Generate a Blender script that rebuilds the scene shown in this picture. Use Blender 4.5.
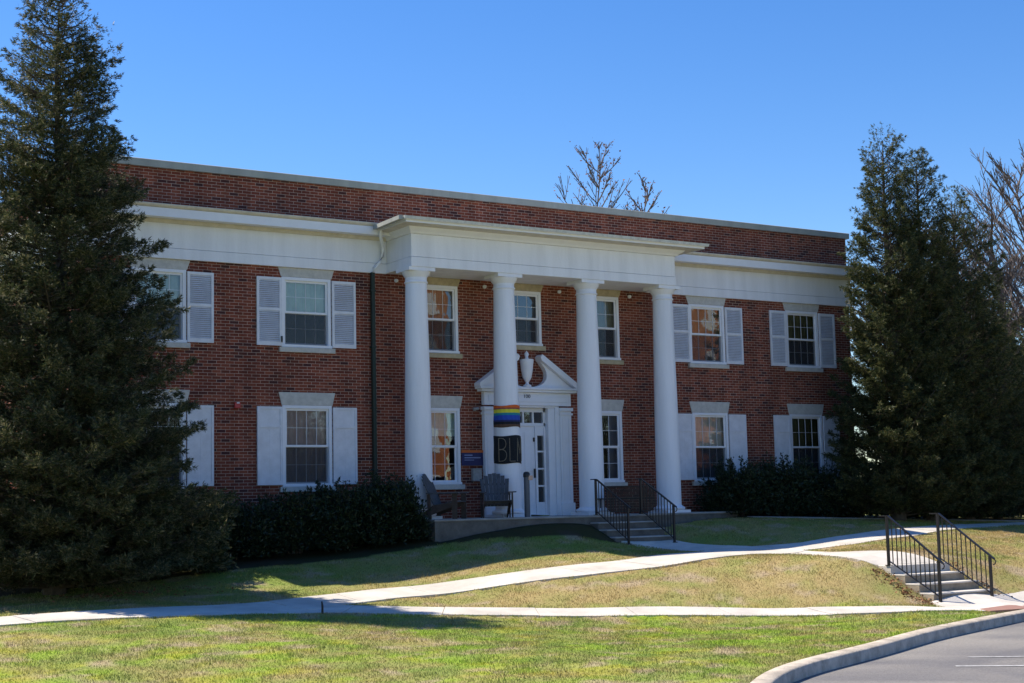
import bpy, bmesh, math, random
import numpy as np
from mathutils import Vector, Matrix
for o in list(bpy.data.objects): bpy.data.objects.remove(o)
SC = bpy.context.scene
COL = SC.collection
R = math.radians

# ------------------------------------------------------------------ camera
cd = bpy.data.cameras.new('camera'); cam = bpy.data.objects.new('camera', cd); COL.objects.link(cam)
yaw, pit, rol = .563796, .109868, -.022903
CL = Vector((-12.6855, -30.5694, .3178))
fw = Vector((math.sin(yaw)*math.cos(pit), math.cos(yaw)*math.cos(pit), math.sin(pit)))
rt = Vector((math.cos(yaw), -math.sin(yaw), 0)); up = rt.cross(fw)
r2 = rt*math.cos(rol)+up*math.sin(rol); u2 = -rt*math.sin(rol)+up*math.cos(rol)
cam.matrix_world = Matrix(((r2.x, u2.x, -fw.x, CL.x), (r2.y, u2.y, -fw.y, CL.y), (r2.z, u2.z, -fw.z, CL.z), (0, 0, 0, 1)))
cd.sensor_width = 36; cd.lens = 1495.57/1024*36; cd.clip_start = .1; cd.clip_end = 5000
SC.camera = cam

# ------------------------------------------------------------------ light
SUNV = Vector((-.43, .55, 1)).normalized()          # towards the sun
W = bpy.data.worlds.new('World'); SC.world = W; W.use_nodes = True
wn = W.node_tree.nodes; wl = W.node_tree.links
sky = wn.new('ShaderNodeTexSky'); sky.sky_type = 'NISHITA'; sky.sun_disc = False
sky.sun_elevation = math.asin(SUNV.z); sky.sun_rotation = math.atan2(SUNV.x, SUNV.y)
sky.air_density = 1.0; sky.dust_density = .15; sky.ozone_density = 3.0; sky.altitude = 100
wn['Background'].inputs[1].default_value = .115
hs = wn.new('ShaderNodeHueSaturation'); hs.inputs['Hue'].default_value = .510; hs.inputs['Saturation'].default_value = 1.32; hs.inputs['Value'].default_value = 1.0
wl.new(sky.outputs[0], hs.inputs['Color']); wl.new(hs.outputs[0], wn['Background'].inputs[0])
sd = bpy.data.lights.new('sun', 'SUN'); sd.energy = 5.0; sd.angle = R(.53); sd.color = (1, .90, .75)
sun = bpy.data.objects.new('sun', sd); COL.objects.link(sun)
sun.rotation_euler = (-SUNV).to_track_quat('-Z', 'Y').to_euler(); sun.location = (0, 0, 40)
SC.view_settings.view_transform = 'Standard'; SC.view_settings.look = 'None'
SC.view_settings.exposure = 0.66; SC.view_settings.gamma = 1
SC.render.engine = 'CYCLES'
SC.cycles.max_bounces = 8; SC.cycles.transparent_max_bounces = 12

# ------------------------------------------------------------------ helpers
LOC = {}
def tag(o, label=None, cat=None, group=None, kind=None):
    if label: o['label'] = label
    if cat: o['category'] = cat
    if group: o['group'] = group
    if kind: o['kind'] = kind
    return o
def empty(name, loc, label, cat, group=None):
    o = bpy.data.objects.new(name, None); COL.objects.link(o); o.location = loc
    o.empty_display_size = .2
    LOC[o.name] = Vector(loc); tag(o, label, cat, group); return o
def link(name, me, mat, parent=None, smooth=False):
    o = bpy.data.objects.new(name, me); COL.objects.link(o)
    if mat: me.materials.append(mat)
    if smooth: me.polygons.foreach_set('use_smooth', [True]*len(me.polygons))
    if parent is not None:
        o.parent = parent; LOC[o.name] = LOC[parent.name]
    else: LOC[o.name] = Vector((0, 0, 0))
    return o
def npmesh(name, V, F, mat, parent=None, smooth=False, colors=None):
    """V (n,3) array in world space; F (m,k) array, constant k"""
    V = np.asarray(V, np.float32); F = np.asarray(F, np.int32)
    if parent is not None: V = V-np.array(LOC[parent.name], np.float32)
    me = bpy.data.meshes.new(name); k = F.shape[1]
    me.vertices.add(len(V)); me.vertices.foreach_set('co', V.ravel())
    me.loops.add(F.size); me.loops.foreach_set('vertex_index', F.ravel())
    me.polygons.add(len(F)); me.polygons.foreach_set('loop_start', np.arange(0, F.size, k, dtype=np.int32))
    me.update(calc_edges=True)
    if colors is not None:
        a = me.color_attributes.new('tint', 'FLOAT_COLOR', 'POINT')
        a.data.foreach_set('color', np.c_[colors, np.ones(len(colors))].astype(np.float32).ravel())
    return link(name, me, mat, parent, smooth)
class MB:
    def __init__(s): s.v = []; s.f = []
    def add(s, vs, fs):
        n = len(s.v); s.v += [tuple(v) for v in vs]; s.f += [tuple(i+n for i in f) for f in fs]; return s
    def box(s, x0, x1, y0, y1, z0, z1):
        return s.add([(x0, y0, z0), (x1, y0, z0), (x1, y1, z0), (x0, y1, z0), (x0, y0, z1), (x1, y0, z1), (x1, y1, z1), (x0, y1, z1)],
                     [(0, 3, 2, 1), (4, 5, 6, 7), (0, 1, 5, 4), (1, 2, 6, 5), (2, 3, 7, 6), (3, 0, 4, 7)])
    def prism_xz(s, pts, y0, y1):       # outline in x,z extruded along y
        n = len(pts)
        return s.add([(x, y0, z) for x, z in pts]+[(x, y1, z) for x, z in pts],
                     [tuple(range(n)), tuple(range(2*n-1, n-1, -1))]+[(i, i+n, (i+1) % n+n, (i+1) % n) for i in range(n)])
    def prism_yz(s, pts, x0, x1):
        n = len(pts)
        return s.add([(x0, y, z) for y, z in pts]+[(x1, y, z) for y, z in pts],
                     [tuple(range(n-1, -1, -1)), tuple(range(n, 2*n))]+[(i, (i+1) % n, (i+1) % n+n, i+n) for i in range(n)])
    def prism_xy(s, pts, z0, z1):
        n = len(pts)
        return s.add([(x, y, z0) for x, y in pts]+[(x, y, z1) for x, y in pts],
                     [tuple(range(n-1, -1, -1)), tuple(range(n, 2*n))]+[(i, (i+1) % n, (i+1) % n+n, i+n) for i in range(n)])
    def lathe(s, cx, cy, prof, n=32, cap=True):
        vs = []; fs = []
        for r, z in prof:
            for k in range(n):
                a = 2*math.pi*k/n; vs.append((cx+r*math.cos(a), cy+r*math.sin(a), z))
        for i in range(len(prof)-1):
            for k in range(n):
                k2 = (k+1) % n; fs.append((i*n+k, i*n+k2, (i+1)*n+k2, (i+1)*n+k))
        if cap: fs.append(tuple(range(n-1, -1, -1))); fs.append(tuple((len(prof)-1)*n+k for k in range(n)))
        return s.add(vs, fs)
    def tube(s, pts, rad, n=8):
        pts = [Vector(p) for p in pts]; vs = []; fs = []
        if not hasattr(rad, '__len__'): rad = [rad]*len(pts)
        for i, p in enumerate(pts):
            t = (pts[min(i+1, len(pts)-1)]-pts[max(i-1, 0)]).normalized()
            a = t.cross(Vector((0, 0, 1)) if abs(t.z) < .95 else Vector((1, 0, 0))).normalized(); b = t.cross(a)
            for k in range(n):
                q = 2*math.pi*k/n+math.pi/n; vs.append(p+(a*math.cos(q)+b*math.sin(q))*rad[i])
        for i in range(len(pts)-1):
            for k in range(n):
                k2 = (k+1) % n; fs.append((i*n+k, (i+1)*n+k, (i+1)*n+k2, i*n+k2))
        fs.append(tuple(range(n))); fs.append(tuple((len(pts)-1)*n+k for k in range(n-1, -1, -1)))
        return s.add(vs, fs)
    def bar(s, p, q, w, h):             # rectangular bar from p to q, width w sideways, h in the upright direction
        p = Vector(p); q = Vector(q); t = (q-p).normalized()
        a = t.cross(Vector((0, 0, 1)) if abs(t.z) < .95 else Vector((0, 1, 0))).normalized(); b = a.cross(t)
        vs = [c+a*i*w/2+b*j*h/2 for c in (p, q) for i, j in ((-1, -1), (1, -1), (1, 1), (-1, 1))]
        return s.add(vs, [(0, 1, 2, 3), (7, 6, 5, 4), (0, 4, 5, 1), (1, 5, 6, 2), (2, 6, 7, 3), (3, 7, 4, 0)])
    def build(s, name, mat, parent=None, bevel=0, smooth=False, angle=None):
        me = bpy.data.meshes.new(name)
        off = LOC[parent.name] if parent is not None else Vector((0, 0, 0))
        me.from_pydata([tuple(Vector(v)-off) for v in s.v], [], s.f)
        bm = bmesh.new(); bm.from_mesh(me); bmesh.ops.recalc_face_normals(bm, faces=bm.faces)
        if bevel:
            es = [e for e in bm.edges if len(e.link_faces) == 2 and e.calc_face_angle(0) > .6]
            bmesh.ops.bevel(bm, geom=es, offset=bevel, segments=1, affect='EDGES', clamp_overlap=True)
        if angle:
            for e in bm.edges:
                e.smooth = not (len(e.link_faces) == 2 and e.calc_face_angle(0) > angle)
            smooth = True
        bm.to_mesh(me); bm.free()
        return link(name, me, mat, parent, smooth)
def copy_tree(o, dloc=(0, 0, 0), parent=None):
    c = o.copy(); COL.objects.link(c)
    if parent is not None: c.parent = parent
    else: c.location = Vector(o.location)+Vector(dloc)
    for ch in [k for k in bpy.data.objects if k.parent == o]: copy_tree(ch, (0, 0, 0), c)
    return c

# ------------------------------------------------------------------ materials
def newmat(name):
    m = bpy.data.materials.new(name); m.use_nodes = True
    nt = m.node_tree; return m, nt.nodes, nt.links, nt.nodes['Principled BSDF']
def plain(name, col, rough=.6, var=.12, scale=6, bump=.0, bscale=60, metal=0, streak=False, spec=.4, col2=None):
    m, n, l, b = newmat(name)
    tc = n.new('ShaderNodeTexCoord'); vec = tc.outputs['Object']
    if streak:
        mp = n.new('ShaderNodeMapping'); mp.inputs['Scale'].default_value = (1, 1, .12); l.new(vec, mp.inputs[0]); vec = mp.outputs[0]
    no = n.new('ShaderNodeTexNoise'); no.inputs['Scale'].default_value = scale; no.inputs['Detail'].default_value = 7; no.inputs['Roughness'].default_value = .65
    l.new(vec, no.inputs['Vector'])
    rp = n.new('ShaderNodeValToRGB'); rp.color_ramp.elements[0].position = .3; rp.color_ramp.elements[1].position = .7
    c0 = col2 if col2 else tuple(c*(1-var*2) for c in col)
    rp.color_ramp.elements[0].color = (*c0, 1); rp.color_ramp.elements[1].color = (*[min(1, c*(1+var*.4)) for c in col], 1)
    l.new(no.outputs[0], rp.inputs[0]); l.new(rp.outputs[0], b.inputs['Base Color'])
    b.inputs['Roughness'].default_value = rough; b.inputs['Metallic'].default_value = metal
    b.inputs['Specular IOR Level'].default_value = spec
    if bump:
        n2 = n.new('ShaderNodeTexNoise'); n2.inputs['Scale'].default_value = bscale; n2.inputs['Detail'].default_value = 6
        l.new(tc.outputs['Object'], n2.inputs['Vector'])
        bp = n.new('ShaderNodeBump'); bp.inputs['Strength'].default_value = bump; bp.inputs['Distance'].default_value = .02
        l.new(n2.outputs[0], bp.inputs['Height']); l.new(bp.outputs[0], b.inputs['Normal'])
    return m
def brickmat(name, stops, mortar, bw=.203, rh=.0677, ms=.0042):
    m, n, l, b = newmat(name)
    tc = n.new('ShaderNodeTexCoord'); sp = n.new('ShaderNodeSeparateXYZ'); l.new(tc.outputs['Object'], sp.inputs[0])
    ad = n.new('ShaderNodeMath'); ad.operation = 'ADD'; l.new(sp.outputs[0], ad.inputs[0]); l.new(sp.outputs[1], ad.inputs[1])
    cb = n.new('ShaderNodeCombineXYZ'); l.new(ad.outputs[0], cb.inputs[0]); l.new(sp.outputs[2], cb.inputs[1])
    br = n.new('ShaderNodeTexBrick'); l.new(cb.outputs[0], br.inputs['Vector'])
    br.inputs['Scale'].default_value = 1; br.inputs['Brick Width'].default_value = bw; br.inputs['Row Height'].default_value = rh
    br.inputs['Mortar Size'].default_value = ms; br.inputs['Mortar Smooth'].default_value = .2; br.inputs['Bias'].default_value = 0
    br.inputs['Color1'].default_value = (0, 0, 0, 1); br.inputs['Color2'].default_value = (1, 1, 1, 1); br.inputs['Mortar'].default_value = (.5, .5, .5, 1)
    rp = n.new('ShaderNodeValToRGB'); cr = rp.color_ramp
    while len(cr.elements) < len(stops): cr.elements.new(.5)
    for e, (p, c) in zip(cr.elements, stops): e.position = p; e.color = (*c, 1)
    l.new(br.outputs['Color'], rp.inputs[0])
    no = n.new('ShaderNodeTexNoise'); no.inputs['Scale'].default_value = .9; no.inputs['Detail'].default_value = 6; l.new(tc.outputs['Object'], no.inputs['Vector'])
    n3 = n.new('ShaderNodeTexNoise'); n3.inputs['Scale'].default_value = 45; n3.inputs['Detail'].default_value = 3; l.new(tc.outputs['Object'], n3.inputs['Vector'])
    mm = n.new('ShaderNodeMath'); mm.operation = 'MULTIPLY_ADD'; l.new(no.outputs[0], mm.inputs[0]); mm.inputs[1].default_value = .7; mm.inputs[2].default_value = .42
    m3 = n.new('ShaderNodeMath'); m3.operation = 'MULTIPLY_ADD'; l.new(n3.outputs[0], m3.inputs[0]); m3.inputs[1].default_value = .5; m3.inputs[2].default_value = .0
    m4 = n.new('ShaderNodeMath'); m4.operation = 'ADD'; l.new(mm.outputs[0], m4.inputs[0]); l.new(m3.outputs[0], m4.inputs[1])
    mp_ = n.new('ShaderNodeMapping'); mp_.inputs['Scale'].default_value = (1.4, 1.4, .18); l.new(tc.outputs['Object'], mp_.inputs[0])
    n5 = n.new('ShaderNodeTexNoise'); n5.inputs['Scale'].default_value = 2.2; n5.inputs['Detail'].default_value = 8; l.new(mp_.outputs[0], n5.inputs['Vector'])
    m5 = n.new('ShaderNodeMath'); m5.operation = 'MULTIPLY_ADD'; l.new(n5.outputs[0], m5.inputs[0]); m5.inputs[1].default_value = 1.1; m5.inputs[2].default_value = .45
    m6 = n.new('ShaderNodeMath'); m6.operation = 'MULTIPLY'; l.new(m4.outputs[0], m6.inputs[0]); l.new(m5.outputs[0], m6.inputs[1]); m4 = m6
    mx = n.new('ShaderNodeMix'); mx.data_type = 'RGBA'; l.new(br.outputs['Fac'], mx.inputs[0]); l.new(rp.outputs[0], mx.inputs[6]); mx.inputs[7].default_value = (*mortar, 1)
    mu = n.new('ShaderNodeMix'); mu.data_type = 'RGBA'; mu.blend_type = 'MULTIPLY'; mu.inputs[0].default_value = 1
    l.new(mx.outputs[2], mu.inputs[6]); l.new(m4.outputs[0], mu.inputs[7]); l.new(mu.outputs[2], b.inputs['Base Color'])
    b.inputs['Roughness'].default_value = .85; b.inputs['Specular IOR Level'].default_value = .25
    iv = n.new('ShaderNodeMath'); iv.operation = 'SUBTRACT'; iv.inputs[0].default_value = 1; l.new(br.outputs['Fac'], iv.inputs[1])
    bp = n.new('ShaderNodeBump'); bp.inputs['Strength'].default_value = .6; bp.inputs['Distance'].default_value = .008
    l.new(iv.outputs[0], bp.inputs['Height']); l.new(bp.outputs[0], b.inputs['Normal'])
    return m
def leafmat(name, c0, c1, c2, trans=.35, rough=.5, attr=False, spec=.3):
    m, n, l, b = newmat(name)
    ge = n.new('ShaderNodeNewGeometry'); rp = n.new('ShaderNodeValToRGB'); cr = rp.color_ramp; cr.elements.new(.5)
    for e, p, c in zip(cr.elements, (0, .6, 1), (c0, c1, c2)): e.position = p; e.color = (*c, 1)
    l.new(ge.outputs['Random Per Island'], rp.inputs[0]); out = rp.outputs[0]
    if attr:
        at = n.new('ShaderNodeVertexColor'); at.layer_name = 'tint'
        mu = n.new('ShaderNodeMix'); mu.data_type = 'RGBA'; mu.blend_type = 'MULTIPLY'; mu.inputs[0].default_value = 1
        l.new(rp.outputs[0], mu.inputs[6]); l.new(at.outputs[0], mu.inputs[7]); out = mu.outputs[2]
    l.new(out, b.inputs['Base Color']); b.inputs['Roughness'].default_value = rough; b.inputs['Specular IOR Level'].default_value = spec
    tr = n.new('ShaderNodeBsdfTranslucent'); l.new(out, tr.inputs[0])
    mi = n.new('ShaderNodeMixShader'); mi.inputs[0].default_value = trans
    l.new(b.outputs[0], mi.inputs[1]); l.new(tr.outputs[0], mi.inputs[2]); l.new(mi.outputs[0], n['Material Output'].inputs[0])
    return m
def glassmat(name, refl=.08, tint=(.75, .8, .85), wav=.0018):
    m, n, l, b = newmat(name); n.remove(b)
    tc = n.new('ShaderNodeTexCoord'); no = n.new('ShaderNodeTexNoise'); no.inputs['Scale'].default_value = 2.2; no.inputs['Detail'].default_value = 2
    l.new(tc.outputs['Object'], no.inputs['Vector'])
    bp = n.new('ShaderNodeBump'); bp.inputs['Strength'].default_value = 1; bp.inputs['Distance'].default_value = wav; l.new(no.outputs[0], bp.inputs['Height'])
    gl = n.new('ShaderNodeBsdfGlossy'); gl.inputs['Roughness'].default_value = .015; l.new(bp.outputs[0], gl.inputs['Normal'])
    tr = n.new('ShaderNodeBsdfTransparent'); tr.inputs[0].default_value = (*tint, 1)
    fr = n.new('ShaderNodeFresnel'); fr.inputs[0].default_value = 1.5
    ad = n.new('ShaderNodeMath'); ad.operation = 'ADD'; ad.use_clamp = True; l.new(fr.outputs[0], ad.inputs[0]); ad.inputs[1].default_value = refl
    mi = n.new('ShaderNodeMixShader'); l.new(ad.outputs[0], mi.inputs[0]); l.new(tr.outputs[0], mi.inputs[1]); l.new(gl.outputs[0], mi.inputs[2])
    l.new(mi.outputs[0], n['Material Output'].inputs[0]); return m

M = {}
M['brick'] = brickmat('red_brick', [(0, (.065, .022, .022)), (.05, (.07, .024, .022)), (.13, (.125, .033, .021)), (.55, (.175, .042, .024)), (1, (.24, .066, .036))], (.50, .38, .31))
M['brick_orange'] = brickmat('orange_brick', [(0, (.40, .12, .05)), (1, (.62, .22, .09))], (.5, .4, .3))
M['white'] = plain('white_paint', (.82, .83, .88), .55, .07, 2.5, .15, 25, streak=True)
M['white_smooth'] = plain('white_trim', (.80, .81, .86), .45, .03, 4)
M['shutter'] = plain('shutter_paint', (.74, .75, .81), .5, .08, 5)
M['cream'] = plain('aged_cream_and_bounce', (.64, .59, .50), .7, .12, 5, .1, 30)
M['stone'] = plain('limestone', (.58, .56, .52), .8, .12, 7, .3, 50)
M['stone_warm'] = plain('weathered_limestone', (.50, .42, .27), .8, .16, 5, .3, 50)
M['coping'] = plain('metal_coping', (.36, .38, .36), .55, .12, 3, streak=True)
M['roof'] = plain('roofing', (.10, .10, .10), .9, .1, 4)
M['roofwhite'] = plain('white_roof_edge', (.62, .62, .58), .6, .15, 9)
M['darkgreen'] = plain('dark_green_paint', (.02, .035, .028), .4, .1, 5)
M['conc'] = plain('path_concrete', (.62, .58, .52), .9, .16, 1.3, .4, 60)
M['conc_riser_shade'] = plain('riser_shade_concrete', (.38, .32, .24), .9, .25, 3.5, .5, 50)
M['conc_dark'] = plain('dark_concrete', (.16, .145, .125), .95, .25, 3.5, .5, 50)
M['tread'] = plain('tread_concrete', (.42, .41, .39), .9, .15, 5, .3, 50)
M['kerb'] = plain('kerb_concrete', (.56, .49, .40), .9, .25, 4, .6, 60)
M['patio'] = plain('patio_concrete', (.36, .35, .33), .9, .2, 2.5, .4, 50)
M['iron'] = plain('black_iron', (.015, .015, .017), .38, .1, 20)
M['asphalt'] = plain('worn_asphalt', (.20, .20, .215), .9, .10, .9, .5, 90)
M['paint'] = plain('road_paint', (.50, .50, .50), .85, .3, 14, col2=(.20, .20, .205))
M['pad'] = plain('brick_red_pad', (.34, .19, .15), .9, .15, 10, .3, 60)
M['glass'] = glassmat('window_glass')
m_, n_, l_, b_ = newmat('insect_mesh'); tr_ = n_.new('ShaderNodeBsdfTransparent'); mi_ = n_.new('ShaderNodeMixShader'); mi_.inputs[0].default_value = .52
b_.inputs['Base Color'].default_value = (.05, .05, .055, 1); b_.inputs['Roughness'].default_value = .9
l_.new(tr_.outputs[0], mi_.inputs[1]); l_.new(b_.outputs[0], mi_.inputs[2]); l_.new(mi_.outputs[0], n_['Material Output'].inputs[0]); M['mesh'] = m_
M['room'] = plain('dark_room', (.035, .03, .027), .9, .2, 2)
M['curtain'] = plain('pale_curtain', (.52, .50, .46), .9, .12, 8)
M['screen'] = plain('window_screen', (.07, .065, .065), .9, .1, 8)
M['bark'] = plain('bark', (.11, .085, .065), .95, .25, 12, .6, 40)
M['bark_grey'] = plain('grey_bark', (.16, .13, .12), .95, .2, 10, .4, 40)
M['wood'] = plain('weathered_wood', (.085, .092, .105), .85, .25, 9, .3, 40)
M['wood_brown'] = plain('brown_weathered_wood', (.075, .055, .045), .85, .25, 9, .3, 40)
M['grey'] = plain('grey_metal', (.10, .11, .13), .5, .1, 8)
M['lightgrey'] = plain('light_grey_metal', (.35, .35, .35), .5, .15, 12)
M['lens'] = plain('frosted_lens', (.60, .40, .30), .4, .05, 8)
M['red'] = plain('red_alarm', (.50, .05, .05), .4, .1, 8)
M['navy'] = plain('navy_sign', (.02, .025, .11), .4, .1, 8)
M['orange'] = plain('orange_strip', (.60, .14, .03), .4, .1, 8)
M['pale'] = plain('pale_lettering', (.25, .30, .50), .5, .1, 8)
M['dark'] = plain('dark_number', (.06, .06, .08), .5, .1, 8)
M['knit'] = plain('black_knit', (.018, .022, .028), .95, .3, 60, .8, 140)
M['yarn'] = plain('tan_yarn', (.24, .21, .16), .95, .2, 60)
M['mulch'] = plain('dark_mulch', (.035, .026, .02), 1, .3, 20, .8, 60)
M['cedar'] = leafmat('cedar_foliage', (.020, .036, .015), (.056, .072, .030), (.24, .21, .12), .33)
M['cedar2'] = leafmat('spruce_foliage', (.018, .036, .016), (.052, .072, .028), (.21, .19, .08), .34)
M['laurel'] = leafmat('laurel_leaves', (.010, .019, .010), (.018, .036, .015), (.045, .06, .026), .15, .42)
M['olive'] = leafmat('olive_leaves', (.08, .10, .03), (.14, .15, .05), (.25, .22, .08), .4)
M['grass'] = leafmat('grass_blades', (.5, .5, .5), (.95, .95, .95), (1.8, 1.7, 1.5), .35, .7, attr=True, spec=.15)
M['litter'] = leafmat('dead_leaves', (.10, .04, .02), (.22, .10, .05), (.38, .2, .1), .2, .8)

# ------------------------------------------------------------------ terrain
CP = np.array([(-7.1,-7.18,-1.2),(-4.76,-7.36,-1.22),(-1.78,-6.71,-1.3),(-1.36,-7.32,-1.33),(1.31,-5.7,-1.12),(2.99,-6.72,-.98),(5.08,-6.56,-.86),(6.35,-7.25,-.80),(7.3,-3.3,-.58),(8.9,-3.3,-.58),
(2.04,-9.28,-1.48),(5.01,-10.99,-1.55),(7.21,-12.2,-1.56),(9,-12.2,-1.56),(11.5,-12.2,-1.56),(8.13,-10.3,-.93),(9.7,-10.3,-.93),(9.07,-7.17,-.82),(8.23,-6.25,-.74),(11.75,-6.23,-.62),(15.25,-5.19,-.5),(20.03,-3.54,-.45),(12.26,-9.65,-1.0),
(2.99,-2.31,-.46),(-1.34,-2.37,-.71),(-4.53,-3.67,-1.0),(-5.94,-3.72,-1.05),(5.27,-2.2,-.13),(6.9,-2.3,-.1),(11.29,-2.74,-.2),(17.98,-.83,-.2),(14,-1.5,-.12),
(-8.41,-12.72,-1.55),(-4.69,-15.41,-1.6),(-5.61,-11.59,-1.45),(-2.12,-13.39,-1.57),(-.07,-15.04,-1.6),
(-1.85,-18.09,-1.62),(.92,-16.39,-1.61),(2.86,-15.54,-1.61),(5.33,-14.4,-1.6),(6.94,-13.9,-1.59),
(3.87,-8.54,-1.15),(1.49,-7.55,-1.28),(6.0,-8.7,-1.0),(7.4,-10.5,-1.12),(7.4,-11.5,-1.53),(7.85,-10.6,-1.10),(7.85,-11.1,-1.36),(7.85,-11.5,-1.57),(8.1,-11.8,-1.585),(9.7,-11.8,-1.585),(9.98,-10.8,-1.15),(9.98,-11.3,-1.45),(10.4,-11.4,-1.5),(10.4,-10.4,-1.0),
(-20,-7,-1.5),(-20,-20,-1.75),(-12,-30,-1.75),(0,-28,-1.7),(14,-20,-1.65),(30,-10,-1.0),(30,2,-.4),(-10,4,-1.0),(6,6,-.5),(18,10,-.3),(-20,10,-1.2)])
def _k(r2): return np.where(r2 > 0, r2*np.log(np.maximum(r2, 1e-12)), 0)
_n = len(CP); _X = CP[:, :2]
_K = _k(((_X[:, None]-_X[None])**2).sum(-1))+np.eye(_n)*.4
_P = np.c_[np.ones(_n), _X]; _A = np.zeros((_n+3, _n+3)); _A[:_n, :_n] = _K; _A[:_n, _n:] = _P; _A[_n:, :_n] = _P.T
_w = np.linalg.solve(_A, np.r_[CP[:, 2], 0, 0, 0])
def H(x, y):
    x = np.asarray(x, float); y = np.asarray(y, float); s = x.shape; x = x.ravel(); y = y.ravel(); o = np.zeros(len(x))
    for i in range(0, len(x), 20000):
        a = x[i:i+20000]; b = y[i:i+20000]
        q = (a[:, None]-CP[None, :, 0])**2+(b[:, None]-CP[None, :, 1])**2
        o[i:i+20000] = _k(q)@_w[:-3]+_w[-3]+_w[-2]*a+_w[-1]*b
    d = np.hypot(x-4, y+10); t = np.clip((d-22)/30, 0, 1); t = t*t*(3-2*t)
    return (o*(1-t)-1.0*t).reshape(s)
def h1(x, y): return float(H(np.array([x]), np.array([y]))[0])
RS = np.random.RandomState(7)
_lat = RS.rand(256, 256)
def vnoise(x, y, s, octs=4, seed=0):
    o = 0; amp = 1; tot = 0
    for k in range(octs):
        X = np.asarray(x)*s*2**k+seed*17.3+k*31; Y = np.asarray(y)*s*2**k+seed*7.7+k*11
        i = np.floor(X).astype(int); j = np.floor(Y).astype(int); fx = X-i; fy = Y-j; fx = fx*fx*(3-2*fx); fy = fy*fy*(3-2*fy)
        g = lambda a, b: _lat[(i+a) % 256, (j+b) % 256]
        o = o+amp*(g(0, 0)*(1-fx)*(1-fy)+g(1, 0)*fx*(1-fy)+g(0, 1)*(1-fx)*fy+g(1, 1)*fx*fy); tot += amp; amp *= .55
    return o/tot
def inpoly(x, y, poly):
    ins = np.zeros(np.shape(x), bool); n = len(poly)
    for i in range(n):
        x0, y0 = poly[i]; x1, y1 = poly[(i+1) % n]
        if y0 == y1: continue
        c = ((y0 > y) != (y1 > y)) & (x < (x1-x0)*(y-y0)/(y1-y0)+x0); ins ^= c
    return ins
def resample(pts, n):
    P = np.array(pts, float); d = np.r_[0, np.cumsum(np.hypot(*np.diff(P, axis=0).T))]; s = np.linspace(0, d[-1], n)
    return np.c_[np.interp(s, d, P[:, 0]), np.interp(s, d, P[:, 1])]
def smooth(P, k=3):
    P = P.copy()
    for _ in range(k): P[1:-1] = .25*P[:-2]+.5*P[1:-1]+.25*P[2:]
    return P
diag_u = [(-16, -7.2), (-10, -6.9), (-7.01, -6.8), (-5.84, -6.75), (-4.53, -6.6), (-3.6, -6.45), (-2.5, -6.13), (-1.35, -5.76), (0.08, -5.5), (1.45, -5.6), (3.29, -6.1), (5.34, -6.1), (7.2, -5.5), (8.5, -5.0), (9.6, -4.85)]
diag_l = [(-16, -8.3), (-10, -7.95), (-7.24, -7.85), (-6.12, -7.85), (-4.96, -7.9), (-3.7, -7.85), (-2.12, -7.4), (-1.27, -6.85), (0.03, -6.5), (1.8, -6.75), (3.4, -7.25), (5.54, -7.4), (7.35, -7.3), (8.3, -7.11), (9.8, -6.6)]
side_u = [(-2.6, -6.6), (-1.23, -6.94), (-0.17, -7.62), (2.15, -9.13), (5.13, -10.95), (6.3, -11.75), (7.6, -12.15), (8.3, -12.2)]
side_l = [(-3.4, -7.75), (-1.9, -7.85), (1.0, -9.2), (4.5, -11.3), (6.1, -12.5), (7.5, -13.15), (8.3, -13.1)]
stair_l = [(7.4, -3.05), (8.0, -3.6), (8.3, -4.69), (8.2, -7.11), (8.0, -8.97), (8.13, -10.3)]
stair_r = [(8.95, -3.05), (9.1, -3.6), (9.61, -4.83), (9.82, -6.33), (9.75, -8.5), (9.71, -10.3)]
right_u = [(9.3, -4.85), (10.6, -5.5), (12.6, -5.3), (16.46, -4.1), (21.22, -2.9), (30, -1.6)]
right_l = [(9.5, -6.3), (10.04, -6.5), (11.35, -6.55), (13.74, -6.0), (15.73, -5.1), (19.9, -3.95), (30, -2.8)]
kerb_b = [(-22, -27.0), (-12.5, -25.6), (-7.7, -23.6), (-4.9, -21.1), (-3.2, -19.15), (-2.0, -17.97), (-0.82, -17.12), (0.82, -16.3), (2.86, -15.5), (5.33, -14.4), (6.94, -13.8), (8.8, -13.25), (12, -12.75), (20, -12.2), (45, -11.5)]
pA = list(map(tuple, resample(diag_u, 60)))+list(map(tuple, resample(diag_l, 60)))[::-1]
pB = side_u+side_l[::-1]; pC = stair_l+stair_r[::-1]; pD = right_u+right_l[::-1]
land = [(8.0, -11.6), (10.4, -11.55), (20, -11.2), (20, -12.25), (12, -12.8), (8.8, -13.3), (7.2, -13.75)]
KB = smooth(resample(kerb_b, 160), 12); KB[0] = kerb_b[0]; KB[-1] = kerb_b[-1]
def offs(P, d):
    t = np.gradient(P, axis=0); t /= np.hypot(t[:, 0], t[:, 1])[:, None]; return P+np.c_[t[:, 1], -t[:, 0]]*d
KF = offs(KB, .17); roadpoly = list(map(tuple, KF))+[(45, -60), (-22, -60)]
def axis(a, b, step, far):
    c = list(np.arange(a, b+step/2, step)); s = step; lo = [a]; hi = [b]
    while hi[-1] < far: s *= 1.35; hi.append(hi[-1]+s); lo.append(lo[-1]-s)
    return np.array(lo[:0:-1]+c+hi[1:])
ax = axis(-14, 24, .16, 900); ay = axis(-24, 3, .16, 900)
GX, GY = np.meshgrid(ax, ay, indexing='ij'); Z = H(GX, GY)
Z = Z+(vnoise(GX, GY, 1.2, 3)-.5)*.03
inr = inpoly(GX, GY, list(map(tuple, offs(KB, .16)))+[(45, -60), (-22, -60)]); Z[inr] -= .35
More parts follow.
